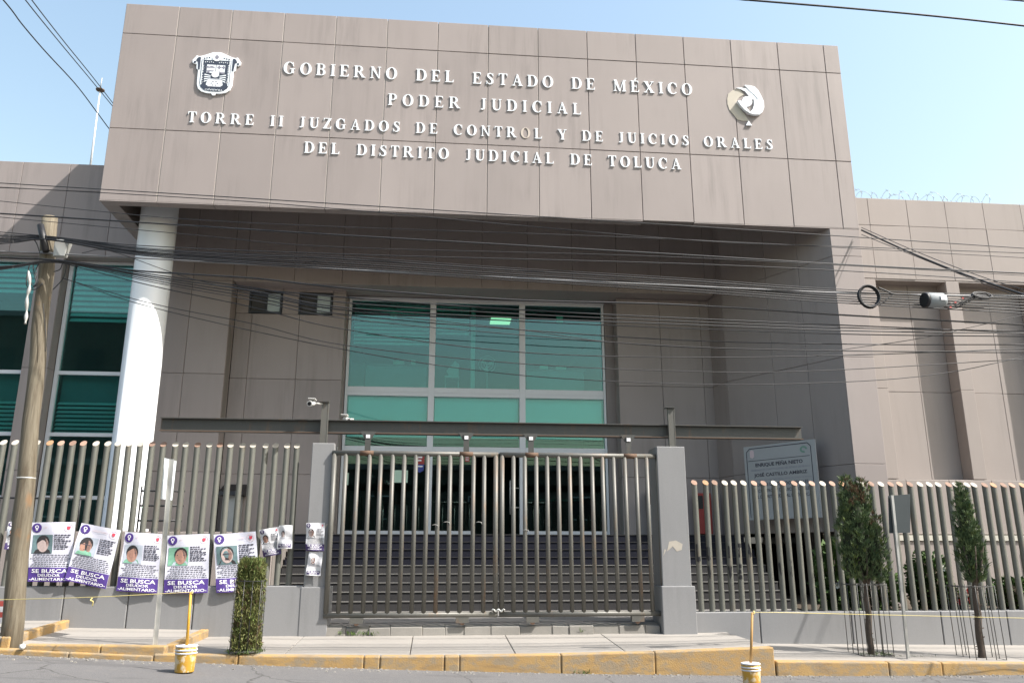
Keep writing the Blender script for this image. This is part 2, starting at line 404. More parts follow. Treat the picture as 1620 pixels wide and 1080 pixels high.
def panel_wall(parent, p0, ang, us, zs, mat, th=.05, skip=None, tilt=.12, GAP=GAP):
    """panels on a vertical wall; p0 the corner where u=0, ang the heading of u in plan"""
    du = Vector((math.cos(ang), math.sin(ang), 0))
    for i in range(len(us)-1):
        for j in range(len(zs)-1):
            uc, zc = (us[i]+us[i+1])/2, (zs[j]+zs[j+1])/2
            if skip and skip(uc, zc): continue
            wd, ht = us[i+1]-us[i]-GAP, zs[j+1]-zs[j]-GAP
            if wd < .03 or ht < .03: continue
            c = Vector((p0[0], p0[1], 0))+du*uc+Vector((0, 0, zc))
            inst('panel', panel_box(wd, ht, th, mat), parent, c, (R(random.uniform(-tilt, tilt)), 0, ang+R(random.uniform(-tilt, tilt))))
def steps_(a, b, first, st):
    r = [a]; x = first
    while x < b-.02:
        if x > a+.02: r.append(x)
        x += st
    return r+[b]
FX0, FX1, FY, FB, FT = -7.535, 10.03, 17.3, 9.18, 14.22
# hollow fascia box
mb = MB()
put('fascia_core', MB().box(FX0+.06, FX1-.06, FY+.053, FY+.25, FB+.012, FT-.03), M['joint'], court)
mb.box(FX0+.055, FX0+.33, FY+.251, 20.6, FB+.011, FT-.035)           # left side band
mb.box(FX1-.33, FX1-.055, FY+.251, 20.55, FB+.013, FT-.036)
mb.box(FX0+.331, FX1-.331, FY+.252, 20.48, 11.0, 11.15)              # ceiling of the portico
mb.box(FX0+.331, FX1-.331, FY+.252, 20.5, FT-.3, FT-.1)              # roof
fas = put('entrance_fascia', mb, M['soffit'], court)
us = steps_(0, FX1-FX0, 1.23, 1.2255)
panel_wall(fas, (FX0, FY), 0, us, [FB, 10.95, 13.41, FT], M['panel'], GAP=.014)
for k, u in enumerate(us[1:-1]):
    if k < 8: put('sealant', MB().box(FX0+u-.006, FX0+u-.006+(.009 if k < 5 else .005), FY+.012, FY+.05, FB+.02, FT-.05), M['conc_edge'], fas)
panel_wall(fas, (FX0, 20.6), -math.pi/2, [0, 1.1, 2.2, 3.29], [FB, 10.95, 13.41, FT], M['panel'])       # left flank
panel_wall(fas, (FX1, FY+.01), math.pi/2, [0, 1.1, 2.2, 3.29], [FB, 10.95, 13.41, FT], M['panel'])      # right flank
# underside trim of the fascia, in lengths; one length has dropped at the right
mb = MB(); k = 0
for a, b in zip(us, us[1:]):
    k += 1
    if k == 11: continue
    put('fascia_trim', MB().box(FX0+a+.006, FX0+b-.006, FY+.003, FY+.255, FB-.012, FB+.009), M['panel'], fas)
put('fascia_trim', MB().box(FX0+.006, FX0+.335, FY+.257, 20.45, FB-.012, FB+.009), M['panel'], fas)
# pier at the right and the slanted reveal wall
pier = put('pier', MB().hexa([(9.31, 17.36, 0), (9.97, 17.36, 0), (9.97, 20.5, 0), (9.31, 17.9, 0), (9.31, 17.36, 9.15), (9.97, 17.36, 9.15), (9.97, 20.5, 9.15), (9.31, 17.9, 9.15)]), M['joint'], court)
panel_wall(pier, (9.27, FY), 0, [0, .75], [.4, 3.56, 6.0, 8.47, 9.16], M['panel'])
P0, P1, P2 = Vector((9.27, 17.32)), Vector((7.60, 20.24)), Vector((7.47, 21.0))
def seg_wall(nm, a, b, us_, zs_, mat, th=.05):
    d = (a-b); L = d.length; ang = math.atan2(d.y, d.x); n = Vector((-d.y, d.x)).normalized()
    q = [b+n*.055, a+n*.055, a+n*.25, b+n*.25]
    o_ = put(nm, MB().hexa([(p.x, p.y, zs_[0]) for p in q]+[(p.x, p.y, zs_[-1]) for p in q]), M['joint'], court)
    panel_wall(o_, b, ang, [0]+[u*L for u in us_]+[L], zs_, mat, th)
ZS = [2.1, 3.56, 6.0, 8.46, 11.0]
seg_wall('reveal_wall', P0, P1, [.43, .72], ZS, M['panel'])
seg_wall('reveal_wall', P1, P2, [], ZS, M['panel'])
# back walls of the portico
bw = put('back_wall', MB().box(-7.4, -5.33, 20.56, 20.9, 1.0, 11), M['joint'], court)
panel_wall(bw, (-7.6, 20.5), 0, [0, 1.27, 2.27], ZS, M['panel'])
panel_wall(bw, (-5.33, 20.52), math.pi/2, [0, .5], ZS, M['panel'])
bw2 = put('back_wall', MB().box(-5.28, -2.56, 21.06, 21.4, 1.0, 8.6), M['joint'], court)
bw3 = put('back_wall', MB().box(4.92, 7.6, 21.06, 21.4, 1.0, 8.6), M['joint'], court)
def win_skip(u, z): return z > 7.7 and z < 8.37 and (.33 < u < 1.2 or 1.6 < u < 2.5)
panel_wall(bw2, (-5.32, 21.0), 0, [0, .34, 1.19, 1.62, 2.5, 2.84], [7.75, 8.37, 8.6], M['panel'], skip=win_skip)
panel_wall(bw2, (-5.32, 21.0), 0, [0, .43, 1.66, 2.84], [2.1, 3.56, 6.0, 7.75], M['panel'])
panel_wall(bw3, (4.87, 21.0), 0, [0, 1.2, 2.35, 2.62], [2.1, 3.56, 6.0, 8.46, 8.6], M['panel'])
panel_wall(bw2, (-2.48, 21.04), math.pi/2, [0, .56], [2.1, 3.56, 6.0, 8.46], M['panel'])
panel_wall(bw3, (4.87, 21.62), -math.pi/2, [0, .58], [2.1, 3.56, 6.0, 8.46], M['panel'])
blk = put('bulkhead', MB().box(-5.3, 7.62, 20.56, 21.7, 8.50, 11), M['joint'], court)
panel_wall(blk, (-5.33, 20.5), 0, steps_(0, 12.9, .33, 1.225), [8.49, 11.0], M['panel'])
put('bulkhead_soffit', MB().box(-5.3, 7.45, 20.505, 21.65, 8.465, 8.497), M['panel'], blk)
# left wing
lw = put('wing_wall', MB().box(-16, -7.6, 20.56, 20.9, 9.06, 11.55).box(-10.16, -9.62, 20.56, 21.2, .4, 9.06), M['joint'], court)
panel_wall(lw, (-16, 20.5), 0, steps_(0, 8.45, 1.52, 1.18), [9.03, 10.81, 11.58], M['panel'])
panel_wall(lw, (-10.2, 20.5), 0, [0, .62], [1.0, 3.56, 6.06, 9.02], M['panel'])
panel_wall(lw, (-9.58, 20.52), math.pi/2, [0, .34], [1.0, 3.56, 6.06, 9.02], M['panel'])
put('lintel_soffit', MB().box(-16, -7.5, 20.52, 20.95, 9.0, 9.026), M['panel'], lw)
# right wing: band, pilasters, recessed bays
RY, RB = 20.6, 21.02
mb = MB().box(9.9, 21, RY+.056, RY+.8, 9.16, 11.6).box(9.9, 21, RB+.056, RB+.4, .4, 9.16)
PIL = [(11.2, 12.24), (14.32, 14.72), (16.82, 17.2), (19.3, 19.7)]
for a, b in PIL: mb.box(a+.06, b-.06, RY+.055, RB+.2, .4, 9.16)
rw = put('wing_wall', mb, M['joint'], court)
panel_wall(rw, (9.9, RY), 0, steps_(0, 11.1, 1.2, 1.178), [9.14, 10.76, 11.6], M['panel_pink'], tilt=.35)
for a, b in PIL:
    panel_wall(rw, (a, RY), 0, [0, b-a], [3.55, 5.98, 9.13], M['panel_pink'])
    panel_wall(rw, (a, RB+.02), -math.pi/2, [0, .41], [3.55, 5.98, 9.13], M['panel_pink'])
    panel_wall(rw, (b, RY+.012), math.pi/2, [0, .41], [3.55, 5.98, 9.13], M['panel_pink'])
for (a, b), m_ in (((12.24, 14.32), 13.42), ((14.72, 16.82), 15.85), ((17.2, 19.3), 18.3)):
    panel_wall(rw, (a, RB), 0, [0, m_-a, b-a], [3.55, 5.98, 9.13], M['panel_pink'], tilt=.2)
put('band_soffit', MB().box(10, 21, RY+.012, RB+.05, 9.10, 9.137), M['panel_pink'], rw)
panel_wall(rw, (10.0, RY-.03), 0, steps_(0, 11, 1.2, 1.2), [2.12, 3.53], M['panel_pink'])
put('ledge', MB().box(10, 21, RY-.10, RB, 1.96, 2.1), M['conc_edge'], rw)
panel_wall(rw, (10.0, RY-.06), 0, steps_(0, 11, 1.2, 2.4), [.6, 1.95], M['panel_pink'])
put('wall_core', MB().box(10, 21, RY+.03, RB+.05, .5, 3.54), M['joint'], rw)
gw = put('window', MB().box(15.35, 16.5, RY-.12, RY-.065, .75, 1.75), M['green_frame'], rw, bevel=.02)
put('pane', MB().box(15.45, 16.4, RY-.126, RY-.121, .85, 1.65), M['roomwall'], gw)
# shell: floors, roof, back
mb = MB().box(-16, 21, 20.9, 30, 11.2, 11.5).box(-16, 21, 30, 30.3, 0, 11.5).box(-16.2, -16, 20.6, 30, 0, 11.5).box(21, 21.2, 20.6, 30, 0, 11.5)
mb.box(-16, 21, 21.75, 29.9, 5.72, 5.92).box(-16, 21, 21.62, 29.9, 1.9, 2.06).box(-2.6, 5, 21.72, 29.9, 8.42, 8.6).box(-16, -7.4, 21.05, 29.9, 9.1, 9.25)
put('building_shell', mb, M['roomwall'], court)
for q in ((-7.5, -7.35, 20.95, 30, 2, 11), (-2.75, -2.6, 21.45, 30, 2, 8.4), (4.95, 5.1, 21.45, 30, 2, 8.4), (-16, -7.51, 25, 25.2, 2, 9.1)): put('room_partition', MB().box(*q), M['roomwall'], court)
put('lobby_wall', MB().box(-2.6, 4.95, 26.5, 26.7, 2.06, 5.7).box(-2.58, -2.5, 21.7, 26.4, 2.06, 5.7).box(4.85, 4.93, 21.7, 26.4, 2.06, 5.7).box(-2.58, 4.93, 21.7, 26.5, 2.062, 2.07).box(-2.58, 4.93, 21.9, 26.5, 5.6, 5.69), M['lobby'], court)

# entrance glazing
GY = 21.5
X0, X1 = -2.43, 4.60
mb = MB()
gz = put('entrance_glazing', MB().box(X0-.02, X1+.02, GY-.04, GY+.1, 8.401, 8.44), M['alu'], court)
for a, b in ((X0, X0+.07), (-.23, -.07), (2.23, 2.39), (X1-.06, X1)): put('mullion', MB().box(a, b, GY-.05, GY+.1, 2.08, 8.40), M['alu'], gz)
mb = MB()
SP = ((X0+.071, -.231), (-.069, 2.229), (2.391, X1-.061))
for a, b in SP:
    for z0, z1 in ((8.33, 8.40), (5.70, 5.94), (4.20, 4.36)): put('transom', MB().box(a, b, GY-.045, GY+.09, z0, z1), M['alu'], gz, bevel=.006)
    put('transom_bead', MB().box(a, b, GY-.055, GY-.0455, 5.80, 5.83), M['alu'], gz)
for a, b in (SP[0], (SP[1][0], 1.0), SP[2]): put('bottom_rail', MB().box(a, b, GY-.045, GY+.09, 2.08, 2.20), M['alu'], gz, bevel=.006)
for a, b in SP:
    put('pane', MB().box(a, b, GY+.01, GY+.018, 5.945, 8.325), M['glass'], gz)
    put('pane', MB().box(a, b, GY+.01, GY+.018, 4.365, 5.695), M['glass'], gz)
for a, b in (SP[0], (SP[1][0], 1.0), SP[2]): put('pane', MB().box(a, b, GY+.01, GY+.018, 2.205, 4.195), M['glass_door'], gz)
dr = put('door', MB().box(1.62, 1.68, 21.55, 22.4, 2.12, 4.15), M['glass_door'], gz)
mb = MB().cyl((1.98, GY-.02, 2.62), (1.98, GY-.02, 3.5), .018, n=8).cyl((1.98, GY-.02, 2.8), (2.22, GY-.02, 2.8), .014, n=6).cyl((1.98, GY-.02, 3.3), (2.22, GY-.02, 3.3), .014, n=6)
put('door_handle', mb, M['steel_gal'], gz)
for a, b in ((-2.58, X0-.021), (X1+.021, 4.95)): put('jamb', MB().box(a, b, GY-.03, GY+.12, 2.08, 8.46), M['panel'], gz)
# pale panels behind the spandrel glass
for a, b in SP: put('spandrel_panel', MB().box(a+.02, b-.02, GY+.15, GY+.18, 4.62, 5.69), M['blind'], gz)
# small sliding windows
for x0, x1 in ((-4.99, -4.14), (-3.70, -2.83)):
    mb = MB(); z0, z1 = 7.76, 8.36
    mb.box(x0, x0+.05, 20.985, 21.05, z0, z1).box(x1-.05, x1, 20.985, 21.05, z0, z1).box(x0+.051, x1-.051, 20.987, 21.05, z0, z0+.05).box(x0+.051, x1-.051, 20.987, 21.05, z1-.05, z1)
    mb.box(x0+.42, x0+.47, 20.99, 21.045, z0+.051, z1-.051)
    wn = put('window', mb, M['dark_frame'], court)
    put('pane', MB().box(x0+.475, x1-.055, 21.01, 21.018, z0+.055, z1-.055), plain('frosted_pane', (.36, .42, .42), .25, var=.03), wn)
    put('dark_opening_sheet', MB().box(x0+.055, x0+.415, 21.05, 21.055, z0+.055, z1-.055), M['lobby'], wn)  # dark sheet painted as the shade inside the open sash
# left wing windows
def wing_window(x0, x1, tops):
    mb = MB().box(x0, x0+.09, 20.84, 20.96, 2.1, 8.99).box(x1-.08, x1, 20.84, 20.96, 2.1, 8.99)
    for z in (8.93, 5.98, 4.43, 2.9): mb.box(x0+.091, x1-.081, 20.845, 20.95, z, z+.09 if z < 8 else z+.06)
    f_ = put('window', mb, M['alu'], court, (x0, 20.9, 2.1))
    for z0, z1 in ((6.07, 8.92), (4.525, 5.975), (2.995, 4.425), (2.1, 2.895)):
        put('pane', MB().box(x0+.095, x1-.085, 20.90, 20.908, z0, z1), M['glass'], f_)
    put('spandrel_panel', MB().box(x0+.1, x1-.1, 21.12, 21.15, 5.32, 6.0), M['desk'], f_)
wing_window(-9.56, -7.55, 0); wing_window(-12.6, -10.2, 0)
# column
colm = put('column', MB().lathe([(.52, 2.06), (.52, 2.14), (.415, 2.15), (.41, 9.2), (.41, 10.9)], (-6.62, 18.46, 0), 48), M['white'], court, (-6.62, 18.46, 2.06))

# stairs, platform
st = empty('entrance_stairs', (2.2, 18, .5), 'wide entrance steps behind the gate, grey below and dark tiled above', 'stairs')
for i in range(9):
    zt = 2.07-.17*i; yf = 19.5-.3*i
    mat = M['tile_dark'] if i < 4 else M['step']
    s_ = put('step', MB().box(-3.2, 7.46, yf, yf+.302 if i else 21.6, zt-.172 if i < 8 else .4, zt-.024), mat, st)
    put('lit_nosing', MB().box(-3.2, 7.46, yf-.015, yf+.05, zt-.016, zt), M['lit_nosing'] if i >= 4 else M['step'], s_)  # paler front edge: light caught by the tread, put into the colour
    put('tread', MB().box(-3.2, 7.46, yf+.051, yf+(.30 if i else 2.1), zt-.023, zt-.002), mat, s_)
pf = empty('platform', (-6.3, 18.5, .5), 'raised taupe platform carrying the white column, behind the poster fence', 'platform')
put('platform_base', MB().box(-12, -3.24, 17.42, 21.6, .3, 2.05), M['joint'], pf)
panel_wall(pf, (-12, 17.36), 0, steps_(0, 8.75, 1.1, 1.2), [.5, 2.06], M['panel_pink'])
rl = empty('handrail', (-5.5, 17.55, 2.05), 'black three bar handrail on the platform by the white column', 'railing')
for x in (-6.02, -5.2): put('post', MB().cyl((x, 17.6, 2.05), (x, 17.6, 2.98), .018, n=8), M['black'], rl)
for z in (2.28, 2.58, 2.88): put('rail', MB().cyl((-6.02, 17.6, z), (-5.15, 17.6, z), .02, n=8), M['black'], rl)
rl = empty('handrail', (-8.2, 17.55, 2.05), 'black handrail on the platform left of the white column', 'railing')
for x in (-9.3, -8.2, -7.2): put('post', MB().cyl((x, 17.6, 2.05), (x, 17.6, 2.75), .018, n=8), M['black'], rl)
put('rail', MB().cyl((-9.4, 17.6, 2.72), (-7.1, 17.6, 2.72), .02, n=8), M['black'], rl)

# blinds
def blind(x0, x1, y, z0, z1, pitch, label, depth=.075):
    b = empty('window_blind', ((x0+x1)/2, y, z0), label, 'blind', 'horizontal slat blinds')
    me = MB().hexa([(-.5*(x1-x0), -.03, -.035), (.5*(x1-x0), -.03, -.035), (.5*(x1-x0), .04, .04), (-.5*(x1-x0), .04, .04), (-.5*(x1-x0), -.033, -.03), (.5*(x1-x0), -.033, -.03), (.5*(x1-x0), .037, .045), (-.5*(x1-x0), .037, .045)]).mesh('slat', M['blind'])
    z = z1-.05
    while z > z0:
        o = inst('slat', me, b, ((x0+x1)/2, y, z)); o.scale = (1, 1, pitch/.112); z -= pitch
blind(-9.45, -7.65, 21.03, 7.45, 8.95, .145, 'pale slat blind half lowered in the window left of the white column')
blind(-9.45, -7.65, 21.03, 4.5, 5.32, .105, 'slat blind in the lower window left of the white column')
blind(-12.5, -10.3, 21.03, 8.15, 8.95, .145, 'short slat blind at top of the leftmost window')
blind(-12.5, -10.3, 21.03, 4.5, 5.32, .105, 'slat blind in the lower leftmost window')
blind(-2.3, -.25, 21.75, 7.1, 8.35, .11, 'slat blind in the upper left pane above the gate')
blind(-.05, .85, 21.75, 7.42, 8.35, .11, 'slat blind in the upper middle pane above the gate')

# office behind the upper panes
def thing1(name, mb, mat, label, cat, group=None, bevel=0):
    return tag(put(name, mb, mat, None, base_of(mb), bevel), label, cat, group)
dk = empty('desk', (-1.3, 22.6, 5.92), 'grey panelled desk seen through the upper left pane', 'desk')
put('front_panel', MB().box(-2.0, -.3, 22.5, 22.54, 5.92, 6.75), M['desk'], dk); put('top', MB().box(-2.05, -.25, 22.45, 23.1, 6.75, 6.79), M['roomwall'], dk); put('side_panel', MB().box(-2.4, -2.03, 22.4, 22.44, 5.92, 6.8), M['roomwall'], dk)
dk = empty('desk', (3.5, 22.6, 5.92), 'grey panelled desk seen through the upper right pane', 'desk')
put('front_panel', MB().box(2.55, 4.2, 22.5, 22.54, 5.92, 6.7), M['desk'], dk); put('top', MB().box(2.5, 4.25, 22.45, 23.1, 6.7, 6.74), M['roomwall'], dk)
for x, wd, h, nm in ((-1.25, .3, .12, 'box'), (-.75, .12, .16, 'box'), (2.95, .22, .14, 'box'), (3.4, .3, .1, 'box')):
    z = 6.79 if x < 0 else 6.74
    thing1('paper_box', MB().box(x, x+wd, 22.55, 22.8, z+.001, z+h), M['teal_paper'], 'small pale box on the %s desk, the %s one' % ('left' if x < 0 else 'right', 'wider' if wd > .25 else 'narrower'), 'box', 'boxes on the desks')
ch = empty('office_chair', (.42, 22.5, 5.92), 'pale chair behind the upper middle pane', 'chair')
put('backrest', MB().prism([(.25, 6.65), (.5, 6.95), (.62, 6.85), (.6, 6.5), (.35, 6.45)], 22.5, 22.55), M['lime'], ch, bevel=.02)
put('seat', MB().box(.2, .62, 22.1, 22.5, 6.36, 6.42), M['lime'], ch, bevel=.02)
for x, y in ((.23, 22.13), (.59, 22.13), (.23, 22.47), (.59, 22.47)): put('leg', MB().cyl((x, y, 5.92), (x, y, 6.36), .015, n=6), M['steel_gal'], ch)
fn = empty('pedestal_fan', (1.4, 22.4, 5.92), 'round pedestal fan behind the upper middle pane', 'fan')
put('stand', MB().cyl((1.4, 22.4, 5.95), (1.4, 22.4, 6.6), .02, n=8).cyl((1.2, 22.4, 5.93), (1.4, 22.4, 6.1), .012, n=6).cyl((1.6, 22.4, 5.93), (1.4, 22.4, 6.1), .012, n=6), M['steel_gal'], fn)
rg = MB()
for rr in (.24, .17, .09): rg.tube([(1.4+rr*math.cos(a*math.pi/12), 22.32, 6.82+rr*math.sin(a*math.pi/12)) for a in range(25)], .01, 5)
put('guard', rg, M['steel_gal'], fn)
bl = MB()
for k in range(3):
    a = k*2.094; bl.prism([(1.4, 6.82), (1.4+.2*math.cos(a), 6.82+.2*math.sin(a)), (1.4+.2*math.cos(a+.7), 6.82+.2*math.sin(a+.7))], 22.36, 22.37)
put('blade', bl, M['lime'], fn)
thing1('ceiling_lamp', MB().box(1.55, 2.15, 23.0, 23.6, 8.36, 8.40), M['lamp'], 'lit square ceiling lamp seen through the upper middle pane', 'lamp')
thing1('office_post', MB().box(.92, 1.04, 21.95, 22.07, 5.93, 8.4), M['lime'], 'pale green post standing behind the upper middle pane', 'post')
for a, c in ((-1.32, 'left'), (3.28, 'right')):
    thing1('paper_note', MB().box(a, a+.18, GY+.022, GY+.025, 7.86, 8.08), M['teal_paper'], 'small green note stuck high on the upper %s pane' % c, 'note', 'green notes on the panes')
# things at the doors
thing1('paper_notice', MB().box(-1.13, -.7, GY-.006, GY-.002, 3.42, 3.74), M['teal_paper'], 'pale green sheet on the glass left of the entrance door', 'notice')
thing1('paper_notice', MB().box(-2.33, -2.22, GY-.006, GY-.002, 3.35, 3.66), M['teal_paper'], 'narrow pale sheet at the far left edge of the entrance glass', 'notice')
pn = empty('door_notice', (-.42, GY-.01, 3.7), 'red and blue notice on the entrance glass beside the mullion', 'notice')
put('red_half', MB().box(-.53, -.28, GY-.008, GY-.003, 3.90, 4.15), M['red'], pn); put('blue_half', MB().prism([(-.53, 3.896), (-.28, 3.896), (-.30, 3.74), (-.4, 3.68), (-.51, 3.74)], GY-.008, GY-.003), M['blue_ink'], pn)
put('print', MB().box(-.5, -.34, GY-.010, GY-.0085, 4.06, 4.1).box(-.5, -.36, GY-.010, GY-.0085, 3.98, 4.02).box(-.5, -.32, GY-.010, GY-.0085, 3.83, 3.86), M['ink_w'], pn)
pn = empty('door_notice', (.86, GY-.01, 3.9), 'small red notice with white lines on the middle entrance pane', 'notice')
put('sheet', MB().box(.78, .9, GY-.008, GY-.003, 3.98, 4.15), M['red'], pn)
put('print', MB().box(.80, .88, GY-.010, GY-.0085, 4.09, 4.105).box(.80, .88, GY-.010, GY-.0085, 4.05, 4.065).box(.80, .88, GY-.010, GY-.0085, 4.01, 4.025), M['ink_w'], pn)
hs = empty('help_desk', (3.3, 23.6, 2.07), 'dark reception counter inside the entrance', 'counter')
put('front_panel', MB().box(2.5, 4.2, 23.5, 23.56, 2.07, 3.1), M['tile_dark'], hs); put('top', MB().box(2.45, 4.25, 23.4, 24.0, 3.1, 3.15), M['desk'], hs)
# fittings on the portico walls
lb = empty('wall_box', (-4.95, 20.9, 2.1), 'black hooded box standing against the wall left of the entrance', 'box')
put('body', MB().box(-5.12, -4.72, 20.6, 20.95, 2.07, 3.0), M['desk'], lb); put('hood', MB().hexa([(-5.2, 20.45, 3.0), (-4.64, 20.45, 3.0), (-4.64, 20.97, 3.0), (-5.2, 20.97, 3.0), (-5.2, 20.5, 3.1), (-4.64, 20.5, 3.1), (-4.64, 20.97, 3.3), (-5.2, 20.97, 3.3)]), M['black'], lb)
kb = empty('access_terminal', (5.7, 20.8, 2.07), 'white upright terminal with black tilted screen right of the entrance', 'terminal')
put('pedestal', MB().box(5.5, 5.78, 20.6, 20.9, 2.07, 2.85), M['white'], kb, bevel=.02); put('screen', MB().hexa([(5.45, 20.5, 2.87), (5.83, 20.5, 2.87), (5.83, 20.9, 2.95), (5.45, 20.9, 2.95), (5.45, 20.5, 2.95), (5.83, 20.5, 2.95), (5.83, 20.9, 3.2), (5.45, 20.9, 3.2)]), M['black'], kb)
hc = empty('fire_cabinet', (7.0, 20.7, 2.1), 'red fire hose cabinet on the wall behind the fence, right of the pillar', 'cabinet')
put('body', MB().box(6.72, 7.12, 20.7, 20.99, 2.12, 3.15), M['red'], hc, bevel=.01); put('door_window', MB().box(6.75, 6.9, 20.694, 20.699, 2.75, 3.08), M['black'], hc)

# ------------------------------------------------------------------ raised lettering on the fascia
def ell(cx, cy, rx, ry, a0, a1, n):
    return [(cx+rx*math.cos(R(a0+(a1-a0)*k/n)), cy+ry*math.sin(R(a0+(a1-a0)*k/n))) for k in range(n+1)]
def ring(cx, cy, ro, ri, a0, a1, n=12, icx=None):
    """quads of a ring segment; ro, ri = (rx,ry) outside and inside"""
    o = ell(cx, cy, *ro, a0, a1, n); i = ell(cx if icx is None else icx, cy, *ri, a0, a1, n)
    return [o+i[::-1]]
def bx2(x0, x1, y0, y1): return [(x0, y0), (x1, y0), (x1, y1), (x0, y1)]
def strokes(pts, ws):
    L_, R_ = [], []
    for k, p in enumerate(pts):
        a = Vector(pts[max(0, k-1)]); b = Vector(pts[min(len(pts)-1, k+1)]); d = (b-a).normalized(); n = Vector((-d.y, d.x))
        L_.append(tuple(Vector(p)+n*ws[k]/2)); R_.append(tuple(Vector(p)-n*ws[k]/2))
    return L_+R_[::-1]
T, HL, SH = .17, .06, .055
def stem(x, top=True, bot=True, wd=T, sw=.08):
    r = [bx2(x, x+wd, SH-.01 if bot else 0, 1-SH+.01 if top else 1)]
    if bot: r.append(bx2(x-sw, x+wd+sw, 0, SH))
    if top: r.append(bx2(x-sw, x+wd+sw, 1-SH, 1))
    return r
def glyph(c):
    if c == 'I': return stem(.08), .33
    if c == 'L': return [bx2(.08, .25, SH-.01, .95), bx2(0, .33, 1-SH, 1), bx2(0, .62, 0, SH), [(.62, .002), (.645, .28), (.53, SH-.01)]], .66
    if c in 'EÉ':
        g = [bx2(.08, .25, SH-.01, .95), bx2(0, .60, 1-SH, 1), bx2(0, .63, 0, SH), [(.63, .002), (.66, .27), (.54, SH-.01)], [(.60, .998), (.61, .75), (.52, .955)], bx2(.24, .45, .475, .53), bx2(.43, .465, .36, .64)]
        if c == 'É': g.append([(.28, 1.06), (.36, 1.06), (.52, 1.24), (.38, 1.24)])
        return g, .68
    if c == 'T': return [bx2(.25, .42, SH-.01, .95), bx2(.16, .51, 0, SH), bx2(0, .67, 1-SH, 1), [(.002, .998), (.0, .73), (.09, .95)], [(.668, .998), (.67, .73), (.58, .95)]], .67
    if c in 'PR':
        g = [bx2(.08, .25, SH-.01, .95), bx2(0, .33, 0, SH), bx2(0, .40, 1-SH, 1), bx2(.24, .40, .46, .51)]+ring(.39, .73, (.27, .268), (.11, .215), -90, 90, 10)
        if c == 'R': return g+[[(.33, .47), (.50, .49), (.80, .03), (.62, .03)], bx2(.60, .87, 0, SH)], .86
        return g, .68
    if c == 'B': return [bx2(.08, .25, SH-.01, .95), bx2(0, .40, 0, SH), bx2(0, .40, 1-SH, 1), bx2(.24, .40, .5, .55)]+ring(.39, .765, (.24, .233), (.09, .185), -90, 90, 10)+ring(.39, .272, (.29, .27), (.12, .222), -90, 90, 10), .70
    if c == 'D': return [bx2(.08, .25, SH-.01, .95), bx2(0, .40, 0, SH), bx2(0, .40, 1-SH, 1)]+ring(.39, .5, (.40, .498), (.21, .448), -90, 90, 14), .81
    if c == 'O': return ring(.42, .5, (.42, .52), (.225, .475), 0, 180, 14)+ring(.42, .5, (.418, .52), (.223, .475), 180, 360, 14), .84
    if c == 'C': return ring(.42, .5, (.42, .52), (.235, .472), 40, 318, 18, .45)+[[(.68, .99), (.72, .99), (.74, .64), (.69, .66)]], .78
    if c == 'G': return ring(.42, .5, (.42, .52), (.235, .472), 42, 300, 18, .45)+[[(.67, .99), (.71, .99), (.73, .66), (.68, .68)], bx2(.60, .77, .06, .41), bx2(.50, .86, .40, .455)], .86
    if c == 'S': return [strokes([(.50, .74), (.44, .90), (.29, .97), (.15, .90), (.12, .74), (.22, .61), (.37, .49), (.47, .34), (.46, .16), (.35, .05), (.22, .03), (.10, .12), (.04, .29)], [.02, .04, .06, .11, .15, .17, .18, .17, .15, .10, .06, .04, .02]), [(.48, .98), (.52, .98), (.53, .70), (.49, .72)], [(.01, .02), (.05, .02), (.055, .3), (.01, .3)]], .58
    if c == 'U': return [strokes([(.165, .96), (.165, .32), (.21, .13), (.32, .05), (.42, .03), (.54, .07), (.62, .18), (.65, .34), (.65, .96)], [T, T, .15, .11, .09, .07, .06, .06, .06]), bx2(0, .33, 1-SH, 1), bx2(.55, .77, 1-SH, 1)], .77
    if c == 'J': return [strokes([(.28, .96), (.28, .22), (.25, .08), (.15, .02), (.05, .07)], [T, T, .14, .07, .12]), bx2(.12, .45, 1-SH, 1)], .46
    if c == 'N': return [bx2(.10, .16, SH-.01, .92), bx2(0, .26, 0, SH), [(.02, .999), (.24, .999), (.72, .0), (.64, .0)], bx2(.655, .715, .02, .95), bx2(.57, .80, 1-SH, 1)], .82
    if c == 'M': return [bx2(.10, .155, SH-.01, .92), bx2(0, .25, 0, SH), [(.02, .999), (.26, .999), (.52, .1), (.46, .0)], [(.47, .0), (.52, .0), (.84, .998), (.78, .998)], bx2(.76, .93, SH-.01, .95), bx2(.68, 1.01, 0, SH), bx2(.77, 1.01, 1-SH, 1)], 1.02
    if c == 'A': return [[(.10, .03), (.16, .03), (.44, .97), (.39, 1.0)], [(.36, 1.01), (.46, 1.01), (.76, .03), (.57, .03)], bx2(.22, .60, .30, .355), bx2(0, .27, 0, SH), bx2(.50, .84, 0, SH)], .84
    if c == 'X': return [[(.06, .96), (.26, .96), (.76, .04), (.56, .04)], [(.66, .96), (.73, .96), (.17, .04), (.10, .04)], bx2(0, .34, 1-SH, 1), bx2(.56, .82, 1-SH, 1), bx2(0, .27, 0, SH), bx2(.48, .84, 0, SH)], .84
    if c == 'Y': return [[(.06, .96), (.25, .96), (.50, .46), (.34, .42)], [(.62, .96), (.69, .96), (.50, .42), (.44, .44)], bx2(.34, .51, SH-.01, .46), bx2(0, .33, 1-SH, 1), bx2(.54, .80, 1-SH, 1), bx2(.26, .59, 0, SH)], .80
    if c == 'Z': return [[(.46, .96), (.66, .96), (.21, .04), (.01, .04)], bx2(.03, .67, 1-SH, 1), bx2(0, .65, 0, SH), [(.03, .998), (.02, .73), (.10, .95)], [(.65, .002), (.68, .28), (.57, .05)]], .68
    return [], .3
GL = {}
LY = 17.255
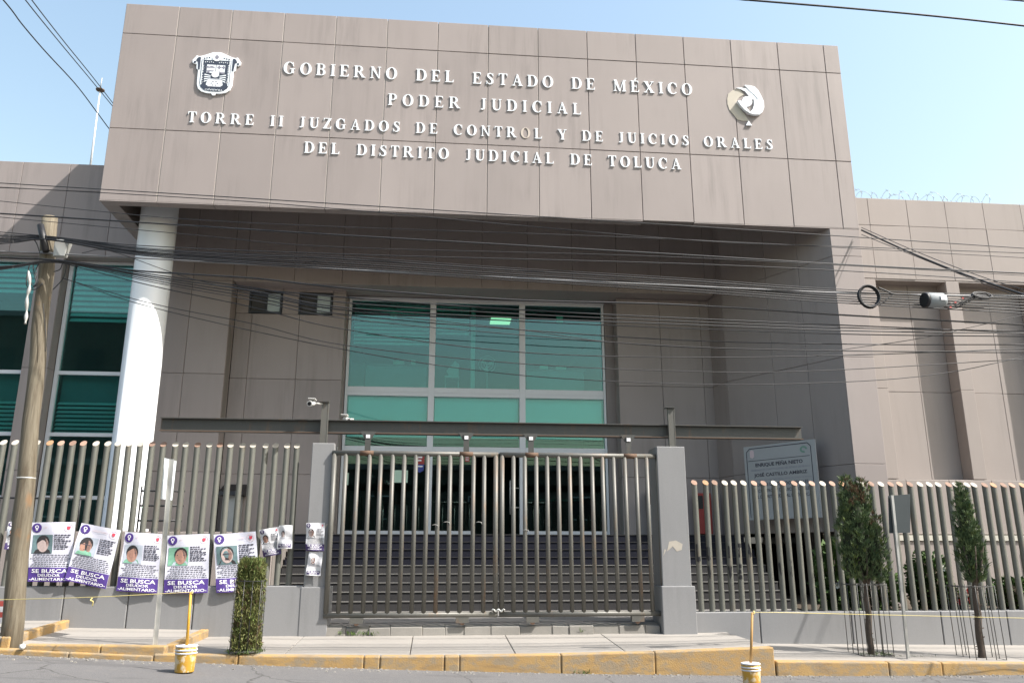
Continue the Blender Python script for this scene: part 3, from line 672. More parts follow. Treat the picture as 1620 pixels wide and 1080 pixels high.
def letter_mesh(c, h):
    k = (c, h)
    if k not in GL:
        g, wd = glyph(c); mb = MB()
        for i, p in enumerate(g): mb.prism([(x*h, z*h) for x, z in p], -.0006*i, .022)
        GL[k] = (mb.mesh('letter', M['letter']), wd*h)
    return GL[k]
def sign_line(text, x0, x1, z, h, label, missing=None, word=.72):
    root = empty('sign_lettering', ((x0+x1)/2, LY, z), label, 'lettering', 'raised lettering on the fascia')
    tot = sum(letter_mesh(c, h)[1] if c != ' ' else h*word for c in text)
    gap = (x1-x0-tot)/(len(text)-1); x = x0
    for i, c in enumerate(text):
        if c == ' ': x += h*word+gap; continue
        me, wd = letter_mesh(c, h)
        if missing is not None and i == missing:
            g, _ = glyph(c); mb = MB()
            for p in g: mb.prism([(x+a*h, z+b*h) for a, b in p], 17.285, 17.297)
            put('letter_stain', mb, M['ghost'], root)
        else:
            inst('letter', me, root, (x, LY+.022+random.uniform(-.002, .002), z), (0, R(random.uniform(-.4, .4)), 0))
        x += wd+gap
sign_line('GOBIERNO DEL ESTADO DE MÉXICO', -3.78, 6.10, 12.555, .31, 'largest top line of white raised letters, GOBIERNO DEL ESTADO DE MÉXICO')
sign_line('PODER JUDICIAL', -1.31, 3.31, 11.865, .30, 'short second line of white raised letters, PODER JUDICIAL')
sign_line('TORRE II JUZGADOS DE CONTROL Y DE JUICIOS ORALES', -5.83, 8.04, 11.17, .27, 'longest white letter line, TORRE II JUZGADOS DE CONTROL Y DE JUICIOS ORALES', 'TORRE II JUZGADOS DE CONTROL Y DE JUICIOS ORALES'.index('CONTROL')+5, .62)
sign_line('DEL DISTRITO JUDICIAL DE TOLUCA', -3.17, 5.71, 10.53, .28, 'lowest white letter line, DEL DISTRITO JUDICIAL DE TOLUCA')

# ---- text as thin print
TX = {}
def text_geo(s, bold=0.0):
    if (s, bold) not in TX:
        cu = bpy.data.curves.new('t', 'FONT'); cu.body = s; cu.resolution_u = 2; cu.size = 1; cu.offset = bold
        o = bpy.data.objects.new('t', cu); col.objects.link(o); bpy.context.view_layer.update()
        me = bpy.data.meshes.new_from_object(o.evaluated_get(bpy.context.evaluated_depsgraph_get()))
        v = [tuple(p.co) for p in me.vertices]; f = [tuple(p.vertices) for p in me.polygons]
        x0 = min(p[0] for p in v); x1 = max(p[0] for p in v); y0 = min(p[1] for p in v); y1 = max(p[1] for p in v)
        TX[(s, bold)] = ([((p[0]-x0)/(x1-x0), (p[1]-y0)/(y1-y0)) for p in v], f)
        bpy.data.objects.remove(o); bpy.data.curves.remove(cu); bpy.data.meshes.remove(me)
    return TX[(s, bold)]
def add_text(mb, s, u0, u1, v0, v1, fn, d, bold=0.0):
    v, f = text_geo(s, bold); i = len(mb.v)
    mb.v += [tuple(fn(u0+(u1-u0)*a, v0+(v1-v0)*b, d)) for a, b in v]; mb.f += [tuple(i+k for k in q) for q in f]; mb.sm += [False]*len(f)
def add_poly(mb, pts, fn, d): mb.ngon([fn(u, v, d) for u, v in pts])

# ---- coat of arms (left) and court emblem (right)
CX, CZ, S = -5.315, 12.43, 1.0
def crest_fn(u, v, d): return Vector((CX+u*S, 17.2650-d, CZ+v*S))
cr = empty('coat_of_arms', (CX, 17.2650, CZ-.6), 'white and navy shield shaped coat of arms left of the lettering', 'emblem')
half = [(0, .58), (.10, .575), (.20, .53), (.33, .47), (.41, .45), (.47, .47), (.50, .42), (.555, .34), (.545, .27), (.49, .235), (.455, .25), (.445, .12), (.405, .08), (.40, -.28), (.36, -.40), (.28, -.47), (.16, -.505), (.05, -.51), (.035, -.55), (0, -.56)]
out = half+[(-x, z) for x, z in half[-2:0:-1]]
put('shield', MB().prism([(CX+x*S, CZ+z*S) for x, z in out], 17.2600, 17.2968), M['letter'], cr, bevel=.008)
mb = MB()
inner = [(.335, .36), (.335, -.26), (.30, -.36), (.22, -.43), (.1, -.455), (-.1, -.455), (-.22, -.43), (-.30, -.36), (-.335, -.26), (-.335, .36)]
mb.prism([(CX+x, CZ+z) for x, z in inner], 17.2530, 17.2650)
for s in (1, -1):
    mb.prism([(CX+s*x, CZ+z) for x, z in ((.365, .10), (.365, .42), (.40, .43), (.44, .40), (.47, .33), (.42, .30), (.40, .10))], 17.2530, 17.2650)
    mb.prism([(CX+s*x, CZ+z) for x, z in ell(.49, .29, .025, .03, 0, 330, 9)], 17.2530, 17.2650)
    for k in range(3): mb.prism([(CX+s*x, CZ+z) for x, z in ell(.17+.055*k, .425-.012*k, .018, .016, 0, 320, 7)], 17.2530, 17.2650)
put('dark_field', mb, M['navy'], cr)
mb = MB()
for a in (-.31, .31): mb.prism([(CX+x, CZ+z) for x, z in bx2(a-.012, a+.012, -.3, .35)], 17.2512, 17.2525)
mb.prism([(CX+x, CZ+z) for x, z in bx2(-.205, -.008, .02, .235)], 17.2510, 17.2525)
mb.prism([(CX+x, CZ+z) for x, z in bx2(.008, .205, .02, .235)], 17.2510, 17.2525)
for s in (1, -1):
    for k in range(5): mb.prism([(CX+s*x, CZ+z) for x, z in ell(.07+.045*k, .30+(k % 2)*.012, .012, .012, 0, 300, 5)], 17.2510, 17.2525)
    for k in range(4): mb.prism([(CX+s*x, CZ+z) for x, z in ((.10, -.045-.03*k), (.24, -.01-.062*k), (.245, -.04-.062*k), (.10, -.058-.03*k))], 17.2510, 17.2525)
mb.prism([(CX+x, CZ+z) for x, z in ((-.17, -.19), (-.13, -.13), (.13, -.13), (.17, -.19), (.19, -.29), (.13, -.33), (-.13, -.33), (-.19, -.29))], 17.2505, 17.2525)
mb.prism([(CX+x, CZ+z) for x, z in ell(0, .44, .105, .105, 0, 345, 22)], 17.2475, 17.2590)
mb.prism([(CX+x, CZ+z) for x, z in ell(0, -.02, .085, .075, 0, 345, 18)], 17.2475, 17.2505)
put('light_field', mb, M['letter'], cr)
mb = MB()
for x, z in ((.075, .175), (.175, .175)):
    mb.prism([(CX+a, CZ+b) for a, b in bx2(x-.045, x+.045, z-.015, z+.015)], 17.2485, 17.2505); mb.prism([(CX+a, CZ+b) for a, b in bx2(x-.016, x+.016, z-.045, z+.045)], 17.2475, 17.2502)
mb.prism([(CX+a, CZ+b) for a, b in ((-.235, .165), (-.19, .20), (-.15, .18), (-.10, .21), (-.02, .17), (-.03, .155), (-.22, .15))], 17.2485, 17.2505)
mb.prism([(CX+a, CZ+b) for a, b in ((-.23, .07), (-.16, .09), (-.03, .085), (-.06, .055), (-.13, .06), (-.14, .02), (-.19, .02), (-.19, .055))], 17.2485, 17.2505)
mb.prism([(CX+a, CZ+b) for a, b in ((.06, .07), (.14, .05), (.22, .055), (.18, .0), (.1, .02))], 17.2485, 17.2505)
for a0 in range(0, 360, 60):
    a = R(a0); mb.prism([(CX+x, CZ+z) for x, z in ell(.07*math.cos(a), -.25+.055*math.sin(a), .022, .016, 0, 300, 6)], 17.2485, 17.2502)
for z in (-.145, -.335): mb.prism([(CX+a, CZ+b) for a, b in bx2(-.16, .16, z-.006, z+.006)], 17.2485, 17.2502)
mb.prism([(CX+x, CZ+z) for x, z in ell(0, .44, .045, .055, 0, 330, 9)], 17.2462, 17.2472)
put('device', mb, M['ink_grey'], cr)
mb = MB()
add_text(mb, 'TRABAJO', -.20, .20, -.385, -.44, lambda u, v, d: crest_fn(-u, v, d), .016)   # upside down round the foot of the shield
add_text(mb, 'CVLTVRA', -.26, .24, 0, .045, lambda u, v, d: crest_fn(-.292-v+.02, u-.02, d), .016)
add_text(mb, 'LIBERTAD', -.26, .24, 0, .045, lambda u, v, d: crest_fn(.272+v, -u-.02, d), .016)
put('motto', mb, M['letter'], cr)
EX, EZ = 7.40, 12.45
em = empty('court_emblem', (EX, 17.24, 11.8), 'white swirling round court emblem with a small triangle, half fallen off', 'emblem')
def pl(pts): return [(EX+x, EZ+z) for x, z in pts]
put('upper_arc', MB().prism(pl([(-.18, .36), (-.06, .375), (.08, .36), (.2, .27), (.3, .16), (.36, .06), (.16, .07), (.13, .17), (.05, .28), (-.06, .335)]), 17.2650, 17.2965), M['letter'], em)
put('right_arc', MB().prism(pl([(.04, .45), (.18, .445), (.30, .42), (.38, .33), (.45, .18), (.50, .02), (.50, -.14), (.45, -.27), (.35, -.36), (.24, -.36), (.10, -.33), (.20, -.22), (.25, -.08), (.255, .05), (.37, .055), (.28, .19), (.16, .30)]), 17.2550, 17.2965), M['letter'], em)
put('lower_arc', MB().prism(pl([(-.19, -.03), (-.12, -.16), (-.02, -.28), (.1, -.36), (.22, -.39), (.33, -.375), (.22, -.355), (.09, -.31), (.02, -.21), (.0, -.10), (.03, -.05), (-.02, -.035)]), 17.2, 17.287), M['letter'], em)
put('disc', MB().prism(pl(ell(.08, .0, .125, .135, 0, 345, 22)), 17.2580, 17.2965), M['letter'], em)
put('triangle', MB().prism(pl([(.0, -.66), (.15, -.66), (.075, -.53)]), 17.2600, 17.2965), M['letter'], em)
put('stain', MB().prism(pl([(-.16, .34), (-.27, .3), (-.38, .2), (-.42, .05), (-.42, -.1), (-.38, -.25), (-.28, -.38), (-.2, -.5), (-.1, -.53), (.1, -.53), (.02, -.38), (-.1, -.2), (-.2, -.03), (-.16, .05), (-.1, .12), (.02, .2), (-.06, .33)]), 17.289, 17.2965), M['ghost2'], em)

# ------------------------------------------------------------------ fences
def cut_post(r, h, n=14):
    """pipe with its top cut at a slant towards the street"""
    mb = MB()
    for q in range(n):
        th = 2*math.pi*q/n; mb.v.append((r*math.cos(th), r*math.sin(th), 0))
    for q in range(n):
        th = 2*math.pi*q/n; mb.v.append((r*math.cos(th), r*math.sin(th), h+.95*r*math.sin(th)))
    for q in range(n):
        b = (q+1) % n; mb.f.append((q, b, b+n, q+n)); mb.sm.append(True)
    return mb
def cap_mesh(r, mat, n=14):
    mb = MB(); mb.ngon([((r+.003)*math.cos(2*math.pi*q/n), (r+.003)*math.sin(2*math.pi*q/n), .95*r*math.sin(2*math.pi*q/n)) for q in range(n)])
    mb.ngon([((r+.003)*math.cos(2*math.pi*q/n), (r+.003)*math.sin(2*math.pi*q/n), .95*r*math.sin(2*math.pi*q/n)-.008) for q in range(n)][::-1])
    i = 0
    for q in range(n): mb.f.append((q, 2*n-1-q, 2*n-1-(q+1) % n, (q+1) % n)); mb.sm.append(False)
    return mb.mesh('cap', mat)
CAPS = [cap_mesh(.051, M[k]) for k in ('cap_pale', 'rust', 'rust_or')]
def fence(xs_, zb, zt, label, weights):
    f_ = empty('boundary_fence', ((xs_[0]+xs_[-1])/2, 14.7, zb), label, 'fence', 'pipe fences beside the gate')
    me = cut_post(.051, zt-zb-.045).mesh('post', M['pipe'])
    for x in xs_:
        p = inst('post', me, f_, (x+random.uniform(-.006, .006), 14.7+random.uniform(-.008, .008), zb), (R(random.uniform(-.35, .35)), R(random.uniform(-.45, .45)), 0))
        c = inst('cap', random.choices(CAPS, weights)[0], None, (0, 0, 0)); c.parent = p; c.location = (0, 0, zt-zb-.042)
    return f_
LX = [-2.44-.1915*k for k in range(33)][::-1]
RX = [4.76+.189*k for k in range(50)]
lf = fence(LX, 1.105, 3.52, 'pipe fence with slanted rusty tops left of the gate, carrying the posters', [6, 3, .6])
rf = fence(RX, .63, 2.935, 'pipe fence with slanted tops right of the gate, graffiti on its posts', [5, 5, 1])
def low_wall(xsj, z0s, zt, label, back=14.92):
    o = empty('low_wall', ((xsj[0]+xsj[-1])/2, 14.7, z0s), label, 'wall', 'low walls under the fences')
    for a, b in zip(xsj, xsj[1:]):
        put('wall_panel', MB().box(a+.009, b-.009, WF, back, z0s, zt+random.uniform(-.003, .003)), M['conc_paint'], o, bevel=.012)
    put('joint', MB().box(xsj[0], xsj[-1], WF+.03, back-.03, z0s, zt-.02), M['joint'], o)
    return o
low_wall([-9.2, -7.5, -6.0, -4.98, -3.93, -2.16], .05, 1.10, 'grey low wall under the left fence and its posters')
low_wall([4.56, 5.74, 7.42, 9.1, 10.36, 12.0, 13.2, 14.3], -.3, .63, 'grey low wall under the right fence behind the small trees')
# spray paint on the posts: each letter sits on one post
SPR = {'L': [[(-.03, .13), (-.03, 0), (.04, .01)]], 'U': [[(-.03, .1), (-.03, .02), (0, 0), (.03, .02), (.03, .1)]], 'P': [[(-.02, 0), (-.02, .1), (.03, .1), (.035, .06), (-.02, .05)]], 'I': [[(0, 0), (0, .1)]], 'T': [[(0, 0), (0, .1)], [(-.05, .1), (.05, .1)]],
       'A': [[(-.035, 0), (0, .1), (.035, 0)], [(-.02, .04), (.02, .04)]], 'V': [[(-.03, .09), (0, 0), (.03, .09)]], 'E': [[(.03, .09), (-.03, .09), (-.03, 0), (.03, 0)], [(-.03, .045), (.02, .045)]], 'i': [[(0, 0), (0, .09)], [(0, .12), (.01, .14)]]}
def spray(idx, ch, z):
    x = RX[idx]; r = .0535; a0 = -math.pi/2-math.atan2(x, 14.7); mb = MB()
    for pl_ in SPR[ch]:
        fine = []
        for p, q in zip(pl_, pl_[1:]):
            for k in range(5): fine.append((p[0]+(q[0]-p[0])*k/5, p[1]+(q[1]-p[1])*k/5))
        fine.append(pl_[-1])
        poly = strokes(fine, [.036+random.uniform(-.008, .008) for _ in fine]); n = len(fine)
        for k in range(n-1):
            q = [poly[k], poly[k+1], poly[2*n-2-k], poly[2*n-1-k]]
            mb.ngon([(x+r*math.cos(a0+u/r*.95), 14.7+r*math.sin(a0+u/r*.95), z+v*2.1) for u, v in q])
    put('graffiti_letter', mb, M['spray'], rf)
for i, c in enumerate('LUPITA'): spray(i, c, 1.52+.01*i)
for i, c in enumerate('VIVE'): spray(i+1, c, 1.22)
spray(8, 'V', 1.27); spray(9, 'i', 1.22)

# gate pillars
def pillar(x0, x1, lx, label):
    o = empty('gate_pillar', ((x0+x1)/2, 14.6, .2), label, 'pillar', 'gate pillars')
    yf = 14.53 if lx < 0 else 14.42
    put('shaft', MB().box(x0+.03, x1-.03, yf, 15.0, 1.07, 3.51), M['conc_paint'], o, bevel=.012)
    put('plinth', MB().box(x0-.01, x1+.01, 14.508 if lx < 0 else 14.36, 15.06, .15, 1.08), M['conc_paint'], o, bevel=.014)
    s_ = MB(); a = yf-.003
    if lx < 0:
        s_.prism([(x0+.14, 2.02), (x0+.17, 2.13), (x0+.2, 2.1), (x0+.17, 2.0)], a, yf+.01).prism([(x1-.17, 2.0), (x1-.1, 2.12), (x1-.07, 2.12), (x1-.13, 2.02)], a, yf+.01)
    else:
        s_.prism([(x0+.13, 1.66), (x0+.18, 1.83), (x0+.30, 1.85), (x0+.42, 1.79), (x0+.40, 1.69), (x0+.31, 1.66), (x0+.24, 1.75)], a, yf+.01).prism([(x0+.06, 1.58), (x0+.09, 1.7), (x0+.12, 1.69)], a, yf+.01)
    put('paint_chip', s_, M['cap_pale'], o)
    return o
pillar(-2.19, -1.74, -1, 'grey concrete gate pillar left of the gate, with two small posters')
pillar(3.97, 4.55, 1, 'grey concrete gate pillar right of the gate, with chipped paint')
# overhead track and its stub posts
tr = empty('gate_track', (1.0, 14.5, 3.6), 'long weathered steel channel beam carrying the sliding gate overhead', 'beam')
bz0, bz1 = 3.70, 3.94
put('web', MB().box(-4.82, 6.88, 14.68, 14.70, bz0+.016, bz1-.016), M['beam'], tr)
put('flange', MB().box(-4.82, 6.88, 14.61, 14.78, bz1-.015, bz1), M['beam'], tr)
put('flange', MB().box(-4.82, 6.88, 14.61, 14.78, bz0, bz0+.015), M['beam'], tr)
put('flange_edge', MB().box(-4.82, 6.88, 14.602, 14.609, bz0-.001, bz0+.011), M['rust_dk'], tr)
for x in (-1.98, 4.34):
    s_ = put('stub_post', MB().box(x-.06, x-.045, 14.54, 14.60, 3.5, 4.23).box(x+.05, x+.065, 14.54, 14.60, 3.5, 4.23).box(x-.044, x+.049, 14.545, 14.555, 3.5, 4.23), M['gate'], tr)
    put('cap_plate', MB().hexa([(x-.1, 14.50, 4.24), (x+.07, 14.50, 4.24), (x+.07, 14.66, 4.24), (x-.1, 14.66, 4.24), (x-.1, 14.50, 4.255), (x+.07, 14.50, 4.255), (x+.07, 14.66, 4.255), (x-.1, 14.66, 4.255)]), M['beam'], s_)
# gate leaves
def leaf(x0, x1, label, hang, wheels):
    z0, z1, Y = .625, 3.335, 14.50
    o = empty('gate_leaf', ((x0+x1)/2, Y, .46), label, 'gate', 'sliding gate leaves')
    put('top_rail', MB().cyl((x0-.04, Y, z1), (x1+.04, Y, z1), .045, n=14), M['gate'], o)
    put('bottom_rail', MB().cyl((x0-.04, Y, z0), (x1+.04, Y, z0), .047, n=14), M['gate'], o)
    for x in (x0, x1): put('stile', MB().cyl((x, Y, z0), (x, Y, z1), .044, n=14), M['gate'], o)
    me = MB().cyl((0, 0, z0), (0, 0, z1), .038, n=12).mesh('bar', M['gate'])
    n = 13
    for k in range(1, n+1): inst('bar', me, o, (x0+(x1-x0)*k/(n+1)+random.uniform(-.006, .006), Y-.004, 0), (0, R(random.uniform(-.12, .12)), 0))
    for h in hang:
        g = put('hanger', MB().box(h-.05, h+.05, 14.56, 14.572, z1-.02, 3.70), M['beam'], o)
        put('trolley', MB().prism([(h-.13, 3.735), (h+.13, 3.735), (h+.13, 3.71), (h+.06, 3.60), (h-.06, 3.60), (h-.13, 3.71)], 14.575, 14.595), M['beam'], g)
        put('sticker', MB().box(h-.035, h+.035, 14.550, 14.556, 3.612, 3.672), M['ink_w'], g)
        put('weld', MB().cyl((h-.12, Y, z1), (h+.12, Y, z1), .0465, n=14), M['rust_dk'], g)
    for h in wheels:
        g = put('wheel_housing', MB().box(h-.11, h+.11, Y-.05, Y+.05, .49, .585), M['gate'], o)
        put('wheel', MB().cyl((h, Y-.02, .50), (h, Y+.02, .50), .045, n=12), M['rust'], g)
    return o
leaf(-1.76, 1.08, 'left leaf of the worn steel pipe gate', (-1.20, .55), (-1.25, .52))
leaf(1.19, 4.03, 'right leaf of the worn steel pipe gate', (1.72, 3.52), (1.72, 3.55))
chn = MB(); pts = [(1.02+.22*k/12, 14.44+.01*math.sin(k*2), .69+.02*math.sin(k*1.3)) for k in range(13)]
chn.tube(pts, .016, 6)
thing1('gate_chain', chn, M['steel_gal'], 'short chain tying the two gate leaves together near the ground', 'chain')
for x, z in ((.02, 2.1), (.22, 2.15), (.78, 2.15), (1.6, 2.02)):
    mb = MB().tube([(x-.05, 14.455, z), (x, 14.45, z+.01), (x+.05, 14.455, z), (x+.06, 14.45, z-.035)], [.004, .005, .004, .004], 5)
    thing1('plastic_tie', mb, M['steel_gal'], 'white scrap of tie on a gate bar, %s' % {.02: 'left leaf, leftmost', .22: 'left leaf, second', .78: 'left leaf, nearest the middle', 1.6: 'right leaf'}[x], 'tie', 'scraps tied to the gate bars')

# ------------------------------------------------------------------ posters
def poster(name, corners, Y, label, cat, style, seed):
    dY = (.02, .02, -.135, -.135) if style['big'] else (0, 0, -.02, -.02)
    c = [at(px, py, Y+d) for (px, py), d in zip(corners, dY)]      # TL TR BR BL
    rnd = random.Random(seed); ph = rnd.uniform(0, 6)
    def fn(u, v, d):
        p = (c[3]*(1-u)+c[2]*u)*(1-v)+(c[0]*(1-u)+c[1]*u)*v
        return p+Vector((0, -d+.014*math.sin(u*7+ph)+.010*math.sin(v*9+u*4+ph), 0))
    root = empty(name, (c[3]+c[2])/2, label, cat, 'wanted posters')
    mb = MB(); n = 24
    for i in range(n):
        for j in range(n): mb.quad(fn(i/n, j/n, -.003), fn((i+1)/n, j/n, -.003), fn((i+1)/n, (j+1)/n, -.003), fn(i/n, (j+1)/n, -.003), True)
    for i in range(n):
        for j in range(n): mb.quad(fn(i/n, j/n, -.006), fn(i/n, (j+1)/n, -.006), fn((i+1)/n, (j+1)/n, -.006), fn((i+1)/n, j/n, -.006), True)
    put('sheet', mb, M['paper'] if style['big'] else M['paper_w'], root)
    def grid(u0, u1, v0, v1, d, k=12):
        g = MB()
        for i in range(k):
            for j in range(k):
                a, b = u0+(u1-u0)*i/k, u0+(u1-u0)*(i+1)/k; e, f = v0+(v1-v0)*j/k, v0+(v1-v0)*(j+1)/k
                g.quad(fn(a, e, d), fn(b, e, d), fn(b, f, d), fn(a, f, d), True)
        return g
    pale = style.get('pale', False)
    band = put('caption_band', grid(0.0, 1.0, 0.0, .235, .004) if not pale else grid(.08, .92, .05, .2, .004), M['purple'] if style['big'] else M['purple_dk'], root)
    mb = MB(); bo = .012
    if style['big']:
        add_text(mb, 'SE BUSCA', .08, .92, .145, .21, fn, .008, bo); add_text(mb, 'DEUDOR', .23, .77, .085, .13, fn, .008, bo); add_text(mb, '-ALIMENTARIO-', .03, .97, .02, .068, fn, .008, bo)
    else:
        a, b = (.1, .9) if not pale else (.12, .88)
        k = .17 if not pale else .13
        add_text(mb, 'SE BUSCA', a, b, k-.01, k+.055, fn, .008, bo); add_text(mb, 'DEUDOR', .25, .75, k-.07, k-.025, fn, .008, bo); add_text(mb, 'ALIMENTARIO', .12, .88, k-.13, k-.085, fn, .008, bo)
    put('caption', mb, M['ink_w'], band)
    def disc(u, v, ru, rv, d, k=16):
        g = MB(); g.ngon([fn(u+ru*math.cos(2*math.pi*i/k), v+rv*math.sin(2*math.pi*i/k), d) for i in range(k)]); return g
    if not pale:
        lg = put('round_logo', disc(.135, .905, .115, .08, .004), M['purple'] if style['big'] else M['purple_dk'], root)
        g = MB()
        for i in range(14):
            a, b = 2*math.pi*i/14, 2*math.pi*(i+1)/14
            g.quad(fn(.135+.045*math.cos(a), .92+.03*math.sin(a), .008), fn(.135+.045*math.cos(b), .92+.03*math.sin(b), .008), fn(.135+.028*math.cos(b), .92+.018*math.sin(b), .008), fn(.135+.028*math.cos(a), .92+.018*math.sin(a), .008))
        add_poly(g, [(.125, .893), (.145, .893), (.145, .855), (.125, .855)], fn, .008); add_poly(g, [(.105, .880), (.165, .880), (.165, .870), (.105, .870)], fn, .0095)
        put('symbol', g, M['ink_w'], lg)
        g = MB()
        for i in range(18):
            a, b = 2*math.pi*i/18, 2*math.pi*(i+1)/18
            g.quad(fn(.87+.10*math.cos(a), .905+.068*math.sin(a), .004), fn(.87+.10*math.cos(b), .905+.068*math.sin(b), .004), fn(.87+.088*math.cos(b), .905+.058*math.sin(b), .004), fn(.87+.088*math.cos(a), .905+.058*math.sin(a), .004))
        e = put('round_emblem', g, M['pink_ink'], root)
        g = MB(); add_poly(g, [(.83, .92), (.845, .935), (.87, .925), (.895, .935), (.91, .92), (.905, .885), (.87, .865), (.835, .885)], fn, .005); put('heart', g, M['red_ink'], e)
    # portrait
    u0, u1, v0, v1 = style.get('box', (.05, .53, .47, .785))
    im = put('portrait', grid(u0, u1, v0, v1, .004, 10), M[style['bg']], root)
    def pu(x, y): return (u0+(u1-u0)*x, v0+(v1-v0)*y)
    hx = style.get('hx', .5)
    g = MB(); add_poly(g, [pu(*p) for p in ((hx-.42 if hx-.42 > .01 else .01, .01), (hx-.34 if hx-.34 > 0 else .01, .18), (hx-.1, .3), (hx+.12, .3), (min(.98, hx+.34), .18), (min(.99, hx+.42), .01))], fn, .0055); put('shoulders', g, M[style['cloth']], im)
    g = MB(); add_poly(g, [pu(hx+.33*math.cos(2*math.pi*i/14), .60+.385*math.sin(2*math.pi*i/14)) for i in range(14)], fn, .0065); put('hair', g, M['hair'], im)
    g = MB(); add_poly(g, [pu(hx+.285*math.cos(2*math.pi*i/14), .46+.40*math.sin(2*math.pi*i/14)) for i in range(14)], fn, .0078); put('face', g, M[style['skin']], im)
    g = MB(); add_poly(g, [pu(hx+.03, .84), pu(hx+.15, .78), pu(hx+.255, .58), pu(hx+.22, .32), pu(hx+.10, .17), pu(hx+.06, .38), pu(hx+.11, .55)], fn, .0086); put('face_shade', g, M['skin_dk'], im)
    g = MB(); add_poly(g, [pu(hx-.2, .585), pu(hx-.04, .60), pu(hx+.04, .60), pu(hx+.21, .575), pu(hx+.2, .535), pu(hx+.05, .55), pu(hx-.05, .55), pu(hx-.19, .54)], fn, .0098)
    add_poly(g, [pu(hx-.1, .305), pu(hx+.1, .30), pu(hx+.08, .275), pu(hx-.08, .28)], fn, .0098)
    put('features', g, M['eyes'], im)
    # small print
    g = MB()
    def line(a, b, v, h, gap=.014):
        x = a
        while x < b-.02:
            x2 = min(b, x+rnd.uniform(.03, .09)); add_poly(g, [(x, v), (x2, v), (x2, v+h), (x, v+h)], fn, .004); x = x2+gap
    if not pale:
        for i in range(8): line(u1+.035, min(.97, u1+.035+rnd.uniform(.24, .40)), v1-.015-.033*i, .017 if i % 3 else .021)
    else:
        for i in range(7): line(u1+.05, .9, v1-.02-.04*i, .012)
    top = v0-.03
    nl = 7 if not pale else 3
    for i in range(nl):
        v = top-.031*i
        if v < .25: break
        ins = rnd.uniform(.03, .16); line(ins if i < nl-1 else .04, 1-ins if i < nl-1 else .96, v, .012)
    tag(put('small_print', g, M['ink'] if not pale else M['ink_grey'], root), kind='stuff')
    if style['big']:
        g = MB(); add_poly(g, [(.32, .925), (.72, .917), (.72, .911), (.32, .919)], fn, .004); add_poly(g, [(.30, .905), (.70, .897), (.70, .891), (.30, .899)], fn, .004); put('header_line', g, M['pink_ink'], root)
    return root
def z7(ox, oy, s, pts): return [(ox+x/s, oy+y/s) for x, y in pts]
PY = 14.60
poster('wanted_poster', z7(0, 800, 6.75, [(335, 175), (800, 170), (745, 812), (290, 805)]), PY, 'purple and white wanted poster nearest the wooden pole, man in a hooded jacket', 'poster', dict(big=True, bg='teal_print', cloth='hair', skin='skin2', hx=.52), 1)
poster('wanted_poster', z7(0, 800, 6.75, [(870, 180), (1290, 260), (1130, 885), (690, 790)]), PY-.03, 'most tilted wanted poster, overlapping the one nearest the pole', 'poster', dict(big=True, bg='sky_print', cloth='green_print', skin='skin', hx=.45), 2)
poster('wanted_poster', [(197.8, 840.7), (258, 844.4), (249, 938), (183, 934)], PY, 'wanted poster with brown face, behind the bare sign post', 'poster', dict(big=True, bg='sky_print', cloth='green_print', skin='skin', hx=.45), 3)
poster('wanted_poster', z7(230, 800, 6.75, [(235, 315), (685, 295), (665, 925), (190, 935)]), PY-.01, 'upright wanted poster with green background photo, above the left bucket', 'poster', dict(big=True, bg='green_print', cloth='sky_print', skin='skin', hx=.62), 4)
poster('wanted_poster', z7(230, 800, 6.75, [(730, 305), (1180, 270), (1222, 905), (762, 925)]), PY, 'wanted poster partly hidden by the clipped square bush', 'poster', dict(big=True, bg='teal_print', cloth='hair', skin='skin2', hx=.5), 5)
poster('wanted_poster', z7(0, 800, 6.75, [(95, 168), (330, 160), (300, 470), (50, 462)]), PY-.01, 'small wanted poster peeping out behind the wooden pole', 'poster', dict(big=False, bg='sky_print', cloth='hair', skin='skin'), 6)
poster('wanted_poster', z7(400, 810, 9.82, [(100, 275), (400, 222), (442, 645), (160, 695)]), PY+.01, 'small tilted wanted poster on the last fence posts before the pillar', 'poster', dict(big=False, bg='paper_w', cloth='hair', skin='skin', hx=.45), 7)
poster('wanted_poster', z7(400, 810, 9.82, [(405, 203), (615, 197), (608, 560), (368, 566)]), PY-.02, 'small pale wanted poster overlapping the tilted one', 'poster', dict(big=False, pale=True, bg='paper_w', cloth='ink_grey', skin='skin2', box=(.15, .55, .47, .77)), 8)
poster('wanted_poster', z7(400, 810, 9.82, [(830, 165), (1120, 160), (1105, 600), (820, 595)]), 14.495, 'upper small wanted poster pasted on the left gate pillar', 'poster', dict(big=False, bg='paper_w', cloth='hair', skin='skin2'), 9)
poster('wanted_poster', z7(400, 810, 9.82, [(875, 612), (1090, 615), (1050, 985), (815, 975)]), 14.485, 'lower pale curled wanted poster on the left gate pillar', 'poster', dict(big=False, pale=True, bg='paper_w', cloth='ink_grey', skin='skin2', box=(.18, .6, .47, .77)), 10)

